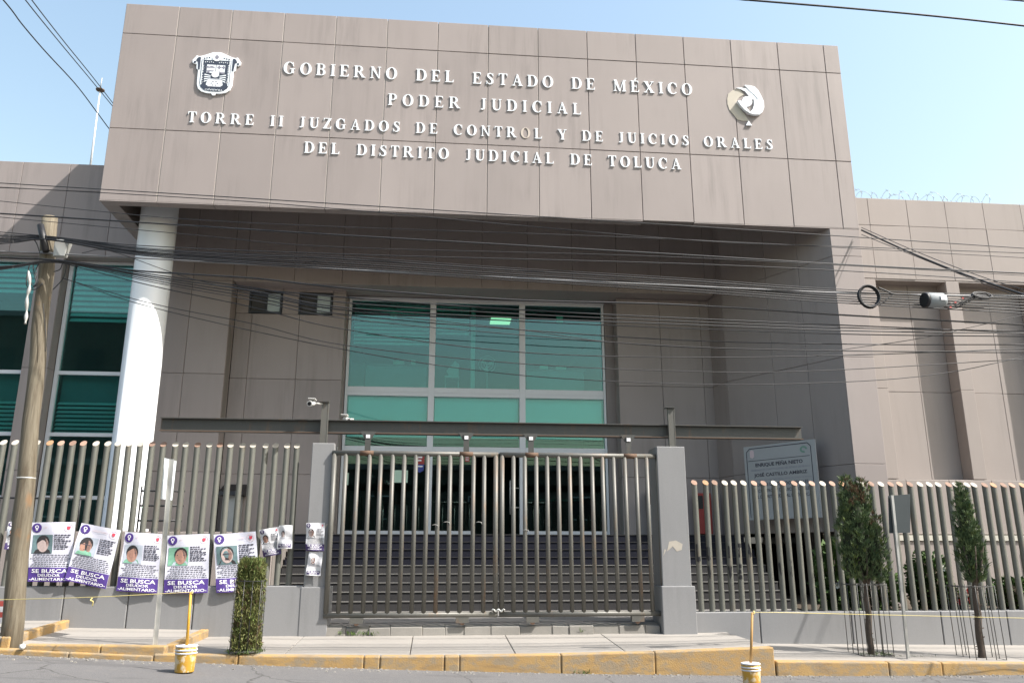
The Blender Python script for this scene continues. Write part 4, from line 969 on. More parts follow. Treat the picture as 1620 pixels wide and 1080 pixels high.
# ------------------------------------------------------------------ inauguration board behind the right fence
BD = [at(1176, 707, 19.33), at(1288.5, 694.5, 17.75)]
bl_, br_ = Vector((BD[0].x, BD[0].y, 0)), Vector((BD[1].x, BD[1].y, 0)); bt0, bt1 = BD[0].z, BD[1].z
bt = (bt0+bt1)/2; bh = 1.75
nrm = Vector((-(br_-bl_).y, (br_-bl_).x, 0)).normalized()*-1
if nrm.y > 0: nrm = -nrm
def bfn(u, v, d): return bl_+(br_-bl_)*u+Vector((0, 0, bt-bh+bh*v))+nrm*d
bo = empty('inauguration_board', bl_+(br_-bl_)*.5+Vector((0, 0, .5)), 'silver inauguration board with black lettering behind the right fence', 'sign')
mb = MB().hexa([bfn(0, 0, 0), bfn(1, 0, 0), bfn(1, 0, -.04), bfn(0, 0, -.04), bfn(0, 1, 0), bfn(1, 1, 0), bfn(1, 1, -.04), bfn(0, 1, -.04)])
put('plate', mb, plain('silver_plate', (.34, .355, .375), .45, .15, var=.08, scale=2), bo)
for u in (.12, .88): put('leg', MB().cyl(bfn(u, .5, -.06), Vector((bfn(u, 0, -.06).x, bfn(u, 0, -.06).y, .5)), .03, n=8), M['steel_gal'], bo)
mb = MB()
rr = [(.04, .03), (.04, .92), (.09, .965), (.90, .965), (.94, .92), (.94, .03)]
for a, b in zip(rr, rr[1:]):
    dx, dy = b[0]-a[0], b[1]-a[1]; l = math.hypot(dx, dy); nx, ny = -dy/l*.005, dx/l*.006
    add_poly(mb, [(a[0]+nx, a[1]+ny), (b[0]+nx, b[1]+ny), (b[0]-nx, b[1]-ny), (a[0]-nx, a[1]-ny)], bfn, .003)
add_poly(mb, [(.06, .80), (.92, .80), (.92, .793), (.06, .793)], bfn, .0036)
put('border', mb, M['ink'], bo)
mb = MB()
for s, a, b, c, d, bd in (('ENRIQUE PEÑA NIETO', .16, .82, .70, .77, .03), ('JOSÉ CASTILLO AMBRIZ', .13, .87, .56, .63, .03), ('TORRE II DE JUZGADOS PENALES', .13, .87, .43, .49, .02), ('DE CONTROL Y DE JUICIOS ORALES', .10, .90, .35, .405, .02), ('DEL DISTRITO JUDICIAL DE TOLUCA', .10, .90, .27, .325, .02)):
    add_text(mb, s, a, b, c, d, bfn, .003, bd)
put('lettering', mb, M['ink'], bo)
mb = MB(); add_text(mb, 'GOBERNADOR CONSTITUCIONAL DEL ESTADO DE MÉXICO', .09, .91, .655, .685, bfn, .003); add_text(mb, 'PRESIDENTE DEL TRIBUNAL SUPERIOR DE JUSTICIA DEL ESTADO DE MÉXICO', .08, .92, .515, .54, bfn, .003)
put('small_lettering', mb, M['ink_grey'], bo)
mb = MB(); add_poly(mb, [(.09, .93), (.12, .95), (.15, .93), (.15, .85), (.12, .83), (.09, .85)], bfn, .003); put('crest', mb, M['pink_ink'], bo)
mb = MB()
for k in range(12):
    a, b = k*.42, k*.42+.44; add_poly(mb, [(.845+.05*math.cos(a), .885+.045*math.sin(a)), (.845+.05*math.cos(b), .885+.045*math.sin(b)), (.845+.025*math.cos(b), .885+.022*math.sin(b)), (.845+.025*math.cos(a), .885+.022*math.sin(a))], bfn, .003+.0002*k)
put('green_emblem', mb, M['green_frame'], bo)

# ------------------------------------------------------------------ utility pole
PB, PT = at(15, 1037, 12.75), at(80, 345, 12.95)
pole = empty('utility_pole', PB, 'tall leaning wooden utility pole at the left kerb', 'pole')
pts = []; rs = []
for k in range(15):
    t = k/14; pts.append(PB+(PT-PB)*t+Vector((.012*math.sin(k*1.7), .01*math.cos(k*2.1), -.25 if k == 0 else 0))); rs.append(.142-.034*min(1, t*1.6)+.008*t+(.012 if k == 0 else 0)+random.uniform(-.003, .003))
mb = MB().tube(pts, rs, 20); put('shaft', mb, M['wood'], pole)
def on_pole(t): return PB+(PT-PB)*t
for t in (.945, .905, .37):
    c = on_pole(t); r_ = .142-.034*min(1, t*1.6)+.008*t+.005; put('steel_band', MB().lathe([(r_, -.012), (r_+.004, 0), (r_, .012)], c, 20), M['steel_gal'], pole)
a, b = at(64, 356, 12.75), at(73, 398, 12.74); put('cable_sleeve', MB().tube([a, a+(b-a)*.5, b], [.052, .055, .05], 10), M['black'], pole)
a = at(100, 392, 12.78); put('junction_box', MB().hexa([a+Vector((-.12, -.05, -.16)), a+Vector((.06, -.05, -.16)), a+Vector((.06, .06, -.16)), a+Vector((-.12, .06, -.16)), a+Vector((-.13, -.05, .12)), a+Vector((.12, -.05, .14)), a+Vector((.12, .06, .14)), a+Vector((-.13, .06, .12))]), M['steel_gal'], pole, bevel=.012)
lp = MB()
def loop(pxs, Y=12.75, r=.008):
    ps = [at(x, y, Y) for x, y in pxs]; lp.tube(catmull(ps, 6), r, 5)
def catmull(p, n=8):
    p = [Vector(q) for q in p]; q = [p[0]*2-p[1]]+p+[p[-1]*2-p[-2]]; o = []
    for i in range(1, len(q)-2):
        for k in range(n):
            t = k/n; a, b, c, d = q[i-1], q[i], q[i+1], q[i+2]
            o.append(.5*((2*b)+(c-a)*t+(2*a-5*b+4*c-d)*t*t+(3*b-a-3*c+d)*t**3))
    return o+[p[-1]]
loop([(48, 415), (42, 440), (44, 455), (55, 458), (68, 448)]); loop([(52, 415), (54, 432), (58, 450), (50, 455)]); loop([(84, 458), (100, 440), (105, 420), (98, 414)]); loop([(85, 430), (95, 426), (99, 416)])
loop([(62, 416), (56, 430), (60, 445), (52, 452), (45, 440)], 12.72); loop([(50, 375), (58, 385), (63, 400)]); loop([(68, 480), (70, 500), (73, 540), (72, 556)], 12.72, .006)
put('cable_loop', lp, M['cable'], pole)
mb = MB().tube(catmull([at(45, 428, 12.6), at(47, 452, 12.6), at(43, 470, 12.6), at(42, 495, 12.62), at(40, 512, 12.6)], 6), [.01+.018*abs(math.sin(k*.55)) for k in range(25)], 6)
thing1('plastic_strip', mb, M['steel_gal'], 'torn strip of clear plastic hanging from the cables by the pole', 'plastic')
thing1('painted_stone', MB().lathe([(.02, -.03), (.036, -.02), (.04, .008), (.03, .03), (.012, .04)], at(35, 1025, 12.49)+Vector((0, 0, .02)), 12), M['ceramic'], 'small white painted stone at the foot of the wooden pole', 'stone')

# ------------------------------------------------------------------ overhead cables
ncab = [0]
def cable(pts, r=.012, mat='cable', label=None, Y=12.95, group='cables along the street'):
    if isinstance(Y, (int, float)):
        j = random.uniform(-.12, .12)
        Ys = [Y+j if Y < 12 else 12.75+j-1.45*max(0, min(1, (x-100)/400)) for x, _ in pts]
        if Y > 12: r *= .92
    else: Ys = Y
    ps = [at(x, y, yy) for (x, y), yy in zip(pts, Ys)]
    if pts[-1][0] > 1690: ps.append(ps[-1]+(ps[-1]-ps[-2]).normalized()*9)      # the cables run on past the picture
    if pts[0][0] < -20 or pts[0][1] < 0: ps.insert(0, ps[0]+(ps[0]-ps[1]).normalized()*7)
    mb = MB().tube(catmull(ps, 7), r, 6, caps=False)
    o = put('overhead_cable', mb, M[mat], None, base_of(mb))
    return tag(o, label or 'thin dark overhead cable strung across the facade', 'cable', group)
B1, B2 = (80, 374), (96, 412)
cable([(-60, 286), (300, 308), (540, 323), (1080, 357), (1700, 398)], .008, label='thin cable crossing low over the fascia edge, topmost of the long ones')
cable([(-60, 293), (300, 313), (540, 331), (1080, 379), (1363, 391), (1700, 403)], .007, label='second long thin cable below the fascia edge, above the pole top')
cable([(-60, 312), (174, 336), (300, 347), (540, 359), (1080, 379), (1700, 412)], .006, label='third long thin cable, meeting the second one before the right pier')
cable([(-60, 334), (300, 357), (540, 372), (1080, 403), (1363, 420), (1700, 436)], .013, label='thick cable passing just above the top of the wooden pole')
cable([(-60, 338), (300, 371), (540, 391), (1080, 407), (1700, 440)], .006, label='thin cable right below the thick one above the pole top')
cable([(-60, 362), B1, (215, 388), (540, 402), (1080, 417), (1400, 432), (1700, 452)], .008, label='single cable leaving the pole just above the upper bundle')
for k in range(7):
    cable([(-60, 366+k*4), (20, 372+k*2), (B1[0], B1[1]+k*1.0), (215, 391+k*2.0), (380, 401+k*2.5), (540, 406+k*3.4), (810, 424+k*3.2), (1080, 440+k*3.4), (1340, 458+k*3.6), (1700, 470+k*5)], random.choice((.006, .007, .009, .011)), label='%s of the seven cables in the upper bundle tied to the wooden pole' % ('topmost', 'second', 'third', 'middle', 'fifth', 'sixth', 'lowest')[k], group='upper cable bundle')
cable([(-60, 395), (80, 401), (215, 408), (540, 426), (1080, 452), (1363, 464), (1700, 470)], .012, 'cable_grey', 'pale bare strand slung just under the upper cable bundle')
cable([(-60, 404), B2, (215, 428), (400, 440), (540, 455), (810, 474), (1080, 482), (1363, 500), (1700, 518)], .014, label='thick cable of the lower bundle nearest the small windows', group='lower cable bundle')
for k, (m, e, z) in enumerate(((478, 508, 524), (486, 513, 528), (490, 519, 533), (497, 538, 545), (503, 548, 556))):
    cable([(-60, 424+k*3), (20, 420+k), (B2[0], B2[1]+k), (240, 434+k*3), (400, 455+k*5), (540, m), (810, (m+e)/2+3), (1080, e), (1363, (e+z)/2+3), (1700, z)], random.choice((.007, .009, .010)), label='%s of the five cables fanning out from the lower bundle on the pole' % ('topmost', 'second', 'middle', 'fourth', 'lowest')[k], group='lower cable bundle')
cable([(98, 416), (240, 452), (400, 486), (540, 520), (810, 556), (1080, 565), (1363, 561), (1700, 548)], .008, label='cable from the pole sagging across the middle of the upper glazing')
cable([(98, 440), (240, 480), (400, 512), (540, 545), (810, 574), (1080, 587), (1300, 586), (1700, 563)], .007, label='thin cable from the pole sagging to the transom of the glazing')
cable([(100, 440), (240, 486), (540, 552), (810, 592), (1080, 607), (1280, 606), (1480, 592), (1700, 548)], .007, label='lowest thin cable sagging across the glazing and rising right')
cable([(98, 414), (300, 446), (540, 470), (810, 489), (1080, 503), (1700, 530)], .01, label='cable of the lower bundle crossing the top of the glazing', group='lower cable bundle')
cable([(1290, 563), (1340, 552), (1461, 534), (1620, 498), (1700, 480)], .006, label='thin wire rising to the right across the right wing')
cable([(130, 400), (174, 397), (300, 440), (420, 466), (540, 490), (810, 520), (1080, 549), (1700, 560)], .006, label='thin slanting wire crossing in front of the two small windows')
cable([(1363, 364), (1430, 395), (1520, 432), (1620, 466), (1700, 492)], .02, label='thick service cable dropping from the pier to the right', Y=[17.2, 15.8, 14.3, 13.0, 12.2])
cable([(1363, 360), (1450, 398), (1560, 440), (1700, 482)], .008, label='upper thin wire beside the thick service cable', Y=[17.2, 15.6, 14, 12.5])
cable([(1363, 371), (1480, 418), (1560, 450), (1700, 500)], .008, label='lower thin wire beside the thick service cable', Y=[17.2, 15.4, 14, 12.5])
cable([(1120, -6), (1180, 0), (1350, 14), (1500, 28), (1700, 50)], .016, label='thick cable across the sky at the top right', Y=10.5)
cable([(1540, -5), (1620, 2), (1720, 12)], .013, label='cable just inside the top right corner', Y=10.5)
cable([(-30, -40), (15, 12), (36, 40), (72, 82), (120, 134), (152, 176), (172, 203), (190, 225)], .012, label='kinked wire running down the sky to the fascia corner', Y=[11, 12.5, 13.3, 14.6, 16.5, 18, 19, 20.2])
cable([(20, -30), (40, 0), (90, 62), (140, 122), (178, 168), (200, 195)], .010, label='left one of two parallel wires running down to the fascia corner', Y=[11, 12, 14.5, 17, 19, 20.2])
cable([(30, -30), (50, 0), (98, 62), (145, 120), (179, 164), (200, 191)], .010, label='right one of two parallel wires running down to the fascia corner', Y=[11, 12, 14.5, 17, 19, 20.2])
# coils and splice closure
def coil(px, py, Y, rx, rz, n, label, tilt=0, r=.012):
    c = at(px, py, Y); mb = MB()
    for k in range(n):
        ph = random.uniform(0, 6); a, b = rx*random.uniform(.93, 1.05), rz*random.uniform(.93, 1.05); o_ = Vector((random.uniform(-.012, .012), random.uniform(-.03, .03), random.uniform(-.012, .012)))
        mb.tube([c+o_+Vector((a*math.cos(2*math.pi*i/22+ph), tilt*math.sin(2*math.pi*i/22+ph), b*math.sin(2*math.pi*i/22+ph))) for i in range(23)], r, 5, caps=False)
    return thing1('cable_coil', mb, M['cable'], label, 'cable coil')
cable([(1390, 455), (1402, 460), (1414, 465), (1440, 466), (1466, 468)], .012, label='short cable tail joining the round coil to the splice box', Y=[11.15]*5)
cable([(1391, 483), (1402, 474), (1413, 465)], .008, label='lower short tail of the round cable coil', Y=[11.15]*3)
coil(1375, 469, 11.15, .16, .17, 7, 'round coil of black cable hanging over the right pier edge')
coil(1553, 467, 11.15, .15, .066, 7, 'flattened coil of black cable right of the grey splice box', .05, .009)
c = at(1478, 475, 11.12)
sb = empty('splice_closure', c, 'grey cylindrical splice box with white label hanging on the cables', 'splice box')
put('body', MB().tube([c+Vector((-.13, 0, 0)), c+Vector((-.11, 0, 0)), c+Vector((.12, 0, 0)), c+Vector((.16, 0, 0))], [.105, .115, .115, .09], 18), M['desk'], sb)
put('end_cap', MB().tube([c+Vector((-.17, 0, 0)), c+Vector((-.125, 0, 0))], [.112, .119], 18), M['black'], sb)
put('sticker', MB().box(c.x+.03, c.x+.12, c.y-.125, c.y-.121, c.z-.03, c.z+.05), M['ink_w'], sb)
mb = MB()
for k in range(9):
    a = c+Vector((.15, random.uniform(-.05, .05), random.uniform(-.07, .06))); mb.tube(catmull([a, a+Vector((.1, random.uniform(-.05, .05), random.uniform(-.04, .04))), a+Vector((.25, 0, random.uniform(-.05, .05))), at(1545, 467+random.uniform(-5, 6), 11.12)], 5), .006, 5)
put('fibre_lead', mb, M['cable'], sb)
mb = MB()
for dx, dz in ((.2, -.13), (.29, -.05), (.42, .02)): mb.box(c.x+dx, c.x+dx+.03, c.y-.05, c.y-.045, c.z+dz, c.z+dz+.025)
put('red_tag', mb, M['tag_red'], sb)

# ------------------------------------------------------------------ roof items
ms = empty('roof_mast', (-9.66, 21.4, 11.6), 'thin white mast with red beacon on the left wing roof', 'mast')
put('rod', MB().cyl((-9.66, 21.4, 11.5), (-9.70, 21.4, 14.3), .035, .018, 8), M['white'], ms)
put('beacon', MB().lathe([(.03, 0), (.11, .03), (.12, .06), (.04, .09)], (-9.70, 21.4, 14.28), 12), M['rust_dk'], ms)
put('spike', MB().cyl((-9.70, 21.4, 14.38), (-9.70, 21.4, 14.72), .012, n=6), M['steel_gal'], ms)
def razor(x0, x1, z, r, label, dens=3.2):
    mb = MB(); n = int((x1-x0)*dens*12); pts = []
    for k in range(n+1):
        a = 2*math.pi*k/12; rr = r*(1+.25*math.sin(k*.21)); pts.append((x0+(x1-x0)*k/n+.1*math.sin(k*.37), 20.75+rr*.8*math.cos(a), z+rr*(.75+math.sin(a))))
    mb.tube(pts, .0055, 4, caps=False)
    for k in range(0, n, 3):
        p = Vector(pts[k]); mb.tube([p+Vector((-.03, 0, .03)), p+Vector((.03, 0, -.03))], .006, 3)
    return thing1('razor_wire', mb, M['steel_gal'], label, 'razor wire', 'razor wire on the roofs')
razor(11.9, 16.2, 11.62, .15, 'coiled razor wire along the right wing roof edge'); razor(17.3, 19.5, 11.6, .12, 'short length of razor wire at the far right roof edge')
razor(-11.6, -8.0, 11.53, .07, 'low sparse razor wire along the left wing roof edge', 1.3)

# ------------------------------------------------------------------ cameras on the gate frame
def cctv(p, d, label):
    o = empty('security_camera', p, label, 'camera', 'security cameras')
    d = Vector(d).normalized(); p = Vector(p)
    put('housing', MB().cyl(p, p+d*.2, .05, n=12), M['ceramic'], o); put('lens', MB().cyl(p+d*.2, p+d*.21, .035, n=12), M['black'], o); put('hood', MB().box(p.x-.06, p.x+.06, p.y-.2, p.y+.03, p.z+.055, p.z+.065), M['ceramic'], o)
    put('bracket', MB().cyl(p, p-d*.02+Vector((.16, .02, .0)), .02, n=8), M['steel_gal'], o)
cctv(at(495, 638, 14.5), (-.15, -1, -.2), 'white security camera on the stub post of the left pillar')
cctv(at(546, 663, 14.9), (.5, -1, -.3), 'small white camera resting on the beam near the left pillar')

# ------------------------------------------------------------------ bare sign posts
def sign_back(base, top, plate, label, mat, pm, wd):
    o = empty('road_sign', base, label, 'sign', 'road signs seen from behind')
    b, t = Vector(base), Vector(top); mb = MB()
    for q in ((-.028, 0), (0, .03)):
        pass
    mb.hexa([b+Vector((-.03, 0, -.1)), b+Vector((.03, 0, -.1)), b+Vector((.03, .006, -.1)), b+Vector((-.03, .006, -.1)), t+Vector((-.03, 0, 0)), t+Vector((.03, 0, 0)), t+Vector((.03, .006, 0)), t+Vector((-.03, .006, 0))])
    mb.hexa([b+Vector((-.03, -.035, -.1)), b+Vector((-.024, -.035, -.1)), b+Vector((-.024, -.001, -.1)), b+Vector((-.03, -.001, -.1)), t+Vector((-.03, -.035, 0)), t+Vector((-.024, -.035, 0)), t+Vector((-.024, -.001, 0)), t+Vector((-.03, -.001, 0))])
    put('post', mb, mat, o)
    c = (Vector(plate[0])+Vector(plate[1])+Vector(plate[2])+Vector(plate[3]))/4; off = Vector((wd[0], wd[1], 0))
    p = [Vector(q) for q in plate]
    put('plate', MB().hexa([p[3], p[2], p[2]+off, p[3]+off, p[0], p[1], p[1]+off, p[0]+off]), pm, o)
    return o
bs = atz(246, 1018, .375)
sign_back(bs, at(272, 726, bs.y), [at(260, 724, bs.y+.05), at(279, 729, bs.y+.38), at(272, 791, bs.y+.38), at(254, 789, bs.y+.05)], 'leaning bare sign post with pale narrow plate, before the posters', M['steel_gal'], plain('pale_sign_back', (.55, .60, .63), .5, var=.05), (.004, -.002))
bs = atz(1437, 1041, .03)
sign_back(bs, at(1411, 783, bs.y), [at(1405, 784, bs.y+.02), at(1440, 781, bs.y+.06), at(1440, 842, bs.y+.06), at(1407, 843, bs.y+.02)], 'leaning road sign with dark plate back between the two small trees', M['steel_gal'], plain('dark_sign_back', (.035, .045, .05), .5, var=.1), (0, .004))

# ------------------------------------------------------------------ buckets with sticks and the cord
def bucket(base, s, tip, label, mat):
    o = empty('paint_bucket', base, label, 'bucket', 'weighted paint buckets')
    h, r = .37*s, .155*s
    put('pail', MB().lathe([(r*.88, 0), (r*.9, .01), (r, h*.72), (r*1.0, h)], base, 24), M['bucket'], o)
    mb = MB()
    for z in (.70, .82, .97): mb.lathe([(r*1.0, h*z), (r*1.05, h*z+.004), (r*1.05, h*z+.016), (r*1.0, h*z+.02)], base, 24)
    put('rim', mb, M['paper_w'], o)
    put('concrete_fill', MB().lathe([(r*.97, h+.004), (r*.97, h+.01)], base, 20), M['ceramic'], o)
    b = Vector(base)+Vector((0, 0, h*.9)); put('stick', MB().tube([b, Vector(tip)], [.02, .017], 8), mat, o)
    t = Vector(tip); put('knot', MB().tube([t+Vector((-.02, 0, -.03)), t+Vector((.025, -.01, -.01)), t+Vector((.02, 0, .02))], .012, 5), M['yellowcord'], o)
B_L = at(293.5, 1063, 12.1); B_L.z = road_z(B_L.x)
B_L = atz(291.5, 1062, road_z(-3.4)); B_R = atz(1190, 1086, road_z(4.4))
tipL = at(302, 936, B_L.y); tipR = at(1190, 968, B_R.y)
bucket(B_L, .85, tipL, 'yellow paint bucket with yellow stick standing on the left of the road', M['stick_y'])
bucket(B_R, .80, tipR, 'white rimmed paint bucket with thin stick at the bottom right', M['stick_w'])
def cord(pts, label, r=.004):
    mb = MB().tube(catmull(pts, 8), r, 5); return thing1('cord', mb, M['yellowcord'], label, 'cord', 'yellow barrier cords')
cord([at(-40, 950, 12.4), at(0, 948, 12.3), at(145, 944, B_L.y+.1), tipL], 'thin yellow cord from the left bucket stick past the wooden pole')
cord([tipR, at(1250, 968.5, B_R.y), at(1400, 972, 12), at(1620, 977, 12.2), at(1700, 978, 12.2)], 'thin pale cord from the right bucket stick past the small trees')
mb = MB().tube(catmull([at(146, 945, 12.3), at(143, 949, 12.28), at(147, 951, 12.28), at(146, 958, 12.3)], 5), .008, 5)
thing1('cord_end', mb, M['yellowcord'], 'knotted loose end hanging from the yellow cord', 'cord')

bp = at(-2, 985, 13.6)
br0 = empty('barrier_board', bp, 'orange and white striped barrier board at the far left edge', 'barrier')
for k in range(4): put('stripe', MB().box(bp.x-.5, bp.x+.1, 13.6, 13.62, bp.z+.08*k, bp.z+.08*k+.078), M['tag_red'] if k % 2 else M['paper_w'], br0)
for dx in (-.4, .06): put('leg', MB().box(bp.x+dx, bp.x+dx+.03, 13.625, 13.65, bp.z-.12, bp.z+.3), M['paper_w'], br0)

# ------------------------------------------------------------------ trees and plants
def spray_leaf(mb, p, d, L, wd, rnd):
    d = Vector(d).normalized(); a = d.cross(Vector((rnd.uniform(-1, 1), rnd.uniform(-1, 1), rnd.uniform(-1, 1)))).normalized()
    m = p+d*L*.45; i = len(mb.v)
    mb.v += [tuple(p), tuple(m+a*wd), tuple(p+d*L), tuple(m-a*wd)]; mb.f.append((i, i+1, i+2, i+3)); mb.sm.append(False)
def tuft(mb, p, d, L, rnd, n=5):
    for k in range(n):
        dd = Vector(d)+Vector((rnd.gauss(0, .42), rnd.gauss(0, .42), rnd.gauss(0, .3)))
        spray_leaf(mb, Vector(p)+Vector((rnd.gauss(0, .012), rnd.gauss(0, .012), rnd.gauss(0, .012))), dd, L*rnd.uniform(.6, 1.25), L*rnd.uniform(.05, .11), rnd)
def cedar(base, h0, h1, lobes, label, trunk_r, seed, dead=False, lean=(0, 0)):
    rnd = random.Random(seed); base = Vector(base)
    o = empty('cedar_tree', base, label, 'tree', 'small clipped cedars on the pavement')
    pts = []; rs = []
    for k in range(9):
        t = k/8; pts.append(base+Vector((lean[0]*t+.012*math.sin(k*2), lean[1]*t, (h0+.35)*t-.05))); rs.append(trunk_r*(1.25-.5*t)*(1+.1*math.sin(k*5)))
    mb = MB().tube(pts, rs, 10)
    for k in range(40):
        t = rnd.random(); a = rnd.uniform(0, 6.28); c = base+Vector((lean[0]*t, lean[1]*t, h0*t)); mb.cyl(c, c+Vector((math.cos(a), math.sin(a), rnd.uniform(-.1, .4)))*trunk_r*1.55, .008, .006, 5)
    for k in range(7):
        a = k*.9; c = pts[-2]; mb.tube([c-Vector((0, 0, .12)), c+Vector((.1*math.cos(a), .1*math.sin(a), .1)), c+Vector((.2*math.cos(a), .2*math.sin(a), .5))], [.025, .018, .008], 5)
    put('trunk', mb, M['bark'], o)
    top = MB(); pale = MB(); brown = MB(); core = MB()
    for (cx, cy, cz, rx, rz, n) in lobes:
        c = base+Vector((cx+lean[0], cy+lean[1], cz))
        # dark solid core inside the lobe
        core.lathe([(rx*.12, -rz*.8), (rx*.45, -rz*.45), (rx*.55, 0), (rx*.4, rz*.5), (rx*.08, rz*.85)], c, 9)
        for k in range(n):
            u = rnd.uniform(-1, 1); a = rnd.uniform(0, 2*math.pi); rad = math.sqrt(max(0, 1-abs(u)**2.2))
            f = rnd.uniform(.5, 1.0)**.5*(1+.13*math.sin(3*a+u*5)+.11*math.sin(7*a-u*9))*(1.18 if rnd.random() < .08 else 1)
            p = c+Vector((rx*rad*math.cos(a)*f, rx*.9*rad*math.sin(a)*f, rz*u*(.95+.05*f)))
            d = Vector((math.cos(a)*.5, math.sin(a)*.5, 1.0))
            tgt = top
            if dead and u > .25 and -2.3 < a-2*math.pi < -.9 and rnd.random() < .75 and cz > 1.9: tgt = brown
            elif rnd.random() < .10: tgt = pale
            tuft(tgt, p, d, rnd.uniform(.035, .10), rnd, 9)
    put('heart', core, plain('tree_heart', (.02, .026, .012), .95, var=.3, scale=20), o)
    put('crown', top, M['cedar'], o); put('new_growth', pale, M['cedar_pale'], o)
    if dead: put('dry_branches', brown, M['cedar_dead'], o)
    return o
T1 = atz(1378, 1036, .035); T2 = atz(1553, 1043, -.02)
cedar(T1, 1.05, 2.9, [(-.02, 0, 1.70, .28, .55, 480), (-.19, .03, 1.80, .22, .50, 330), (.19, -.03, 1.58, .22, .46, 330), (-.08, 0, 2.25, .24, .45, 380), (.10, .02, 2.50, .13, .30, 150), (-.17, 0, 2.52, .13, .32, 150), (-.24, 0, 1.45, .14, .28, 120), (.22, 0, 1.95, .14, .3, 110)], 'broad bushy cedar with a dry brown patch, in a wire guard by the right kerb', .045, 3, True, (.05, 0))
cedar(T2, 1.15, 2.75, [(-.07, 0, 1.60, .145, .42, 300), (.08, 0, 1.58, .14, .40, 300), (-.03, 0, 2.08, .16, .48, 380), (-.02, 0, 2.45, .09, .32, 150), (.02, 0, 1.85, .15, .4, 180)], 'narrow pointed cedar in a wire guard at the far right', .05, 4, False, (.07, 0))
# clipped square bush
rnd = random.Random(5); BB = atz(388, 1031, .255)
o = empty('clipped_bush', BB, 'square clipped cedar bush in a wire guard before the posters', 'bush')
fol = MB(); pal = MB(); brw = MB()
for k in range(3600):
    a = rnd.uniform(0, 2*math.pi); q = max(abs(math.cos(a)), abs(math.sin(a))); f = rnd.uniform(.72, 1.0)/q**.8*.168*(1+.05*math.sin(a*5)); z = rnd.uniform(.04, 1.22)
    f *= 1+.06*math.sin(z*9+a*2)
    p = BB+Vector((f*math.cos(a), f*math.sin(a), z)); tgt = fol if rnd.random() < .72 else (pal if rnd.random() < .55+.3*(z > .9) else brw)
    tuft(tgt, p, (math.cos(a)*.35, math.sin(a)*.35, rnd.choice((1, 1, -.6))), rnd.uniform(.04, .09), rnd, 5)
for k in range(500):
    p = BB+Vector((rnd.uniform(-.15, .15), rnd.uniform(-.15, .15), 1.22+rnd.uniform(-.04, .05))); tuft(pal if rnd.random() < .6 else fol, p, (0, 0, 1), .06, rnd, 4)
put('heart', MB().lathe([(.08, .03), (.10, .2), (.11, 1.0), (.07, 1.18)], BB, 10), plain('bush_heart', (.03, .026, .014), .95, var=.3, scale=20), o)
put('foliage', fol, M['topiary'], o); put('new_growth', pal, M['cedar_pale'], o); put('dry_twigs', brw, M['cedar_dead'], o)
def guard(base, w_, h, label, n=4, lean=0, rings=(0.02, .98)):
    g = empty('tree_guard', base, label, 'tree guard', 'wire guards round the pavement plants'); b = Vector(base); c = w_/2
    per = []
    for k in range(n):
        t = -c+w_*k/n; per += [(t, -c), (c, t), (-t, c), (-c, -t)]
    me = MB().tube([(0, 0, 0), (lean, 0, h)], .0065, 5).mesh('bar', M['beam'])
    for x, y in per: inst('bar', me, g, b+Vector((x, y, .0)))
    for z in rings:
        q = [b+Vector((x+lean*z, y, h*z)) for x, y in ((-c, -c), (c, -c), (c, c), (-c, c), (-c, -c))]
        for a_, b_ in zip(q, q[1:]): put('ring', MB().tube([a_, b_], .007, 5), M['beam'], g)
guard(T1+Vector((0, 0, 0)), .5, 1.12, 'wire guard round the trunk of the broad cedar', 3, 0)
guard(T2+Vector((-.0, 0, 0)), .5, 1.15, 'wire guard round the trunk of the narrow cedar', 3, -.03)
guard(BB, .36, 1.0, 'wire guard round the clipped square bush', 3, .01)
def weeds(c, rx, ry, n, label, seed, L=.06):
    r_ = random.Random(seed); mb = MB()
    for k in range(n):
        a = r_.uniform(0, 6.28); f = math.sqrt(r_.random()); p = Vector(c)+Vector((rx*f*math.cos(a), ry*f*math.sin(a), 0)); tuft(mb, p, (0, 0, 1), L*r_.uniform(.5, 1.2), r_, 3)
    return tag(put('weeds', mb, M['weed'], None, c), label, 'weeds', kind='stuff')
weeds(BB, .26, .24, 150, 'green weeds at the foot of the clipped bush', 1); weeds(T1+Vector((.05, -.05, 0)), .3, .2, 110, 'low weeds round the foot of the broad cedar', 2, .05)
weeds(T1+Vector((.6, -.2, -.01)), .4, .05, 40, 'sparse dry weeds along the kerb beside the sign post', 3, .035)
weeds((-1.2, 14.49, .315), .35, .03, 50, 'small weeds growing at the gate threshold, left end', 4, .07); weeds((2.6, 14.49, .315), .08, .03, 14, 'tiny weed at the gate threshold, right end', 5, .07); weeds((2.2, 12.47, road_z(2.2)), .12, .03, 16, 'tuft of weeds at the foot of the yellow kerb', 6, .06)
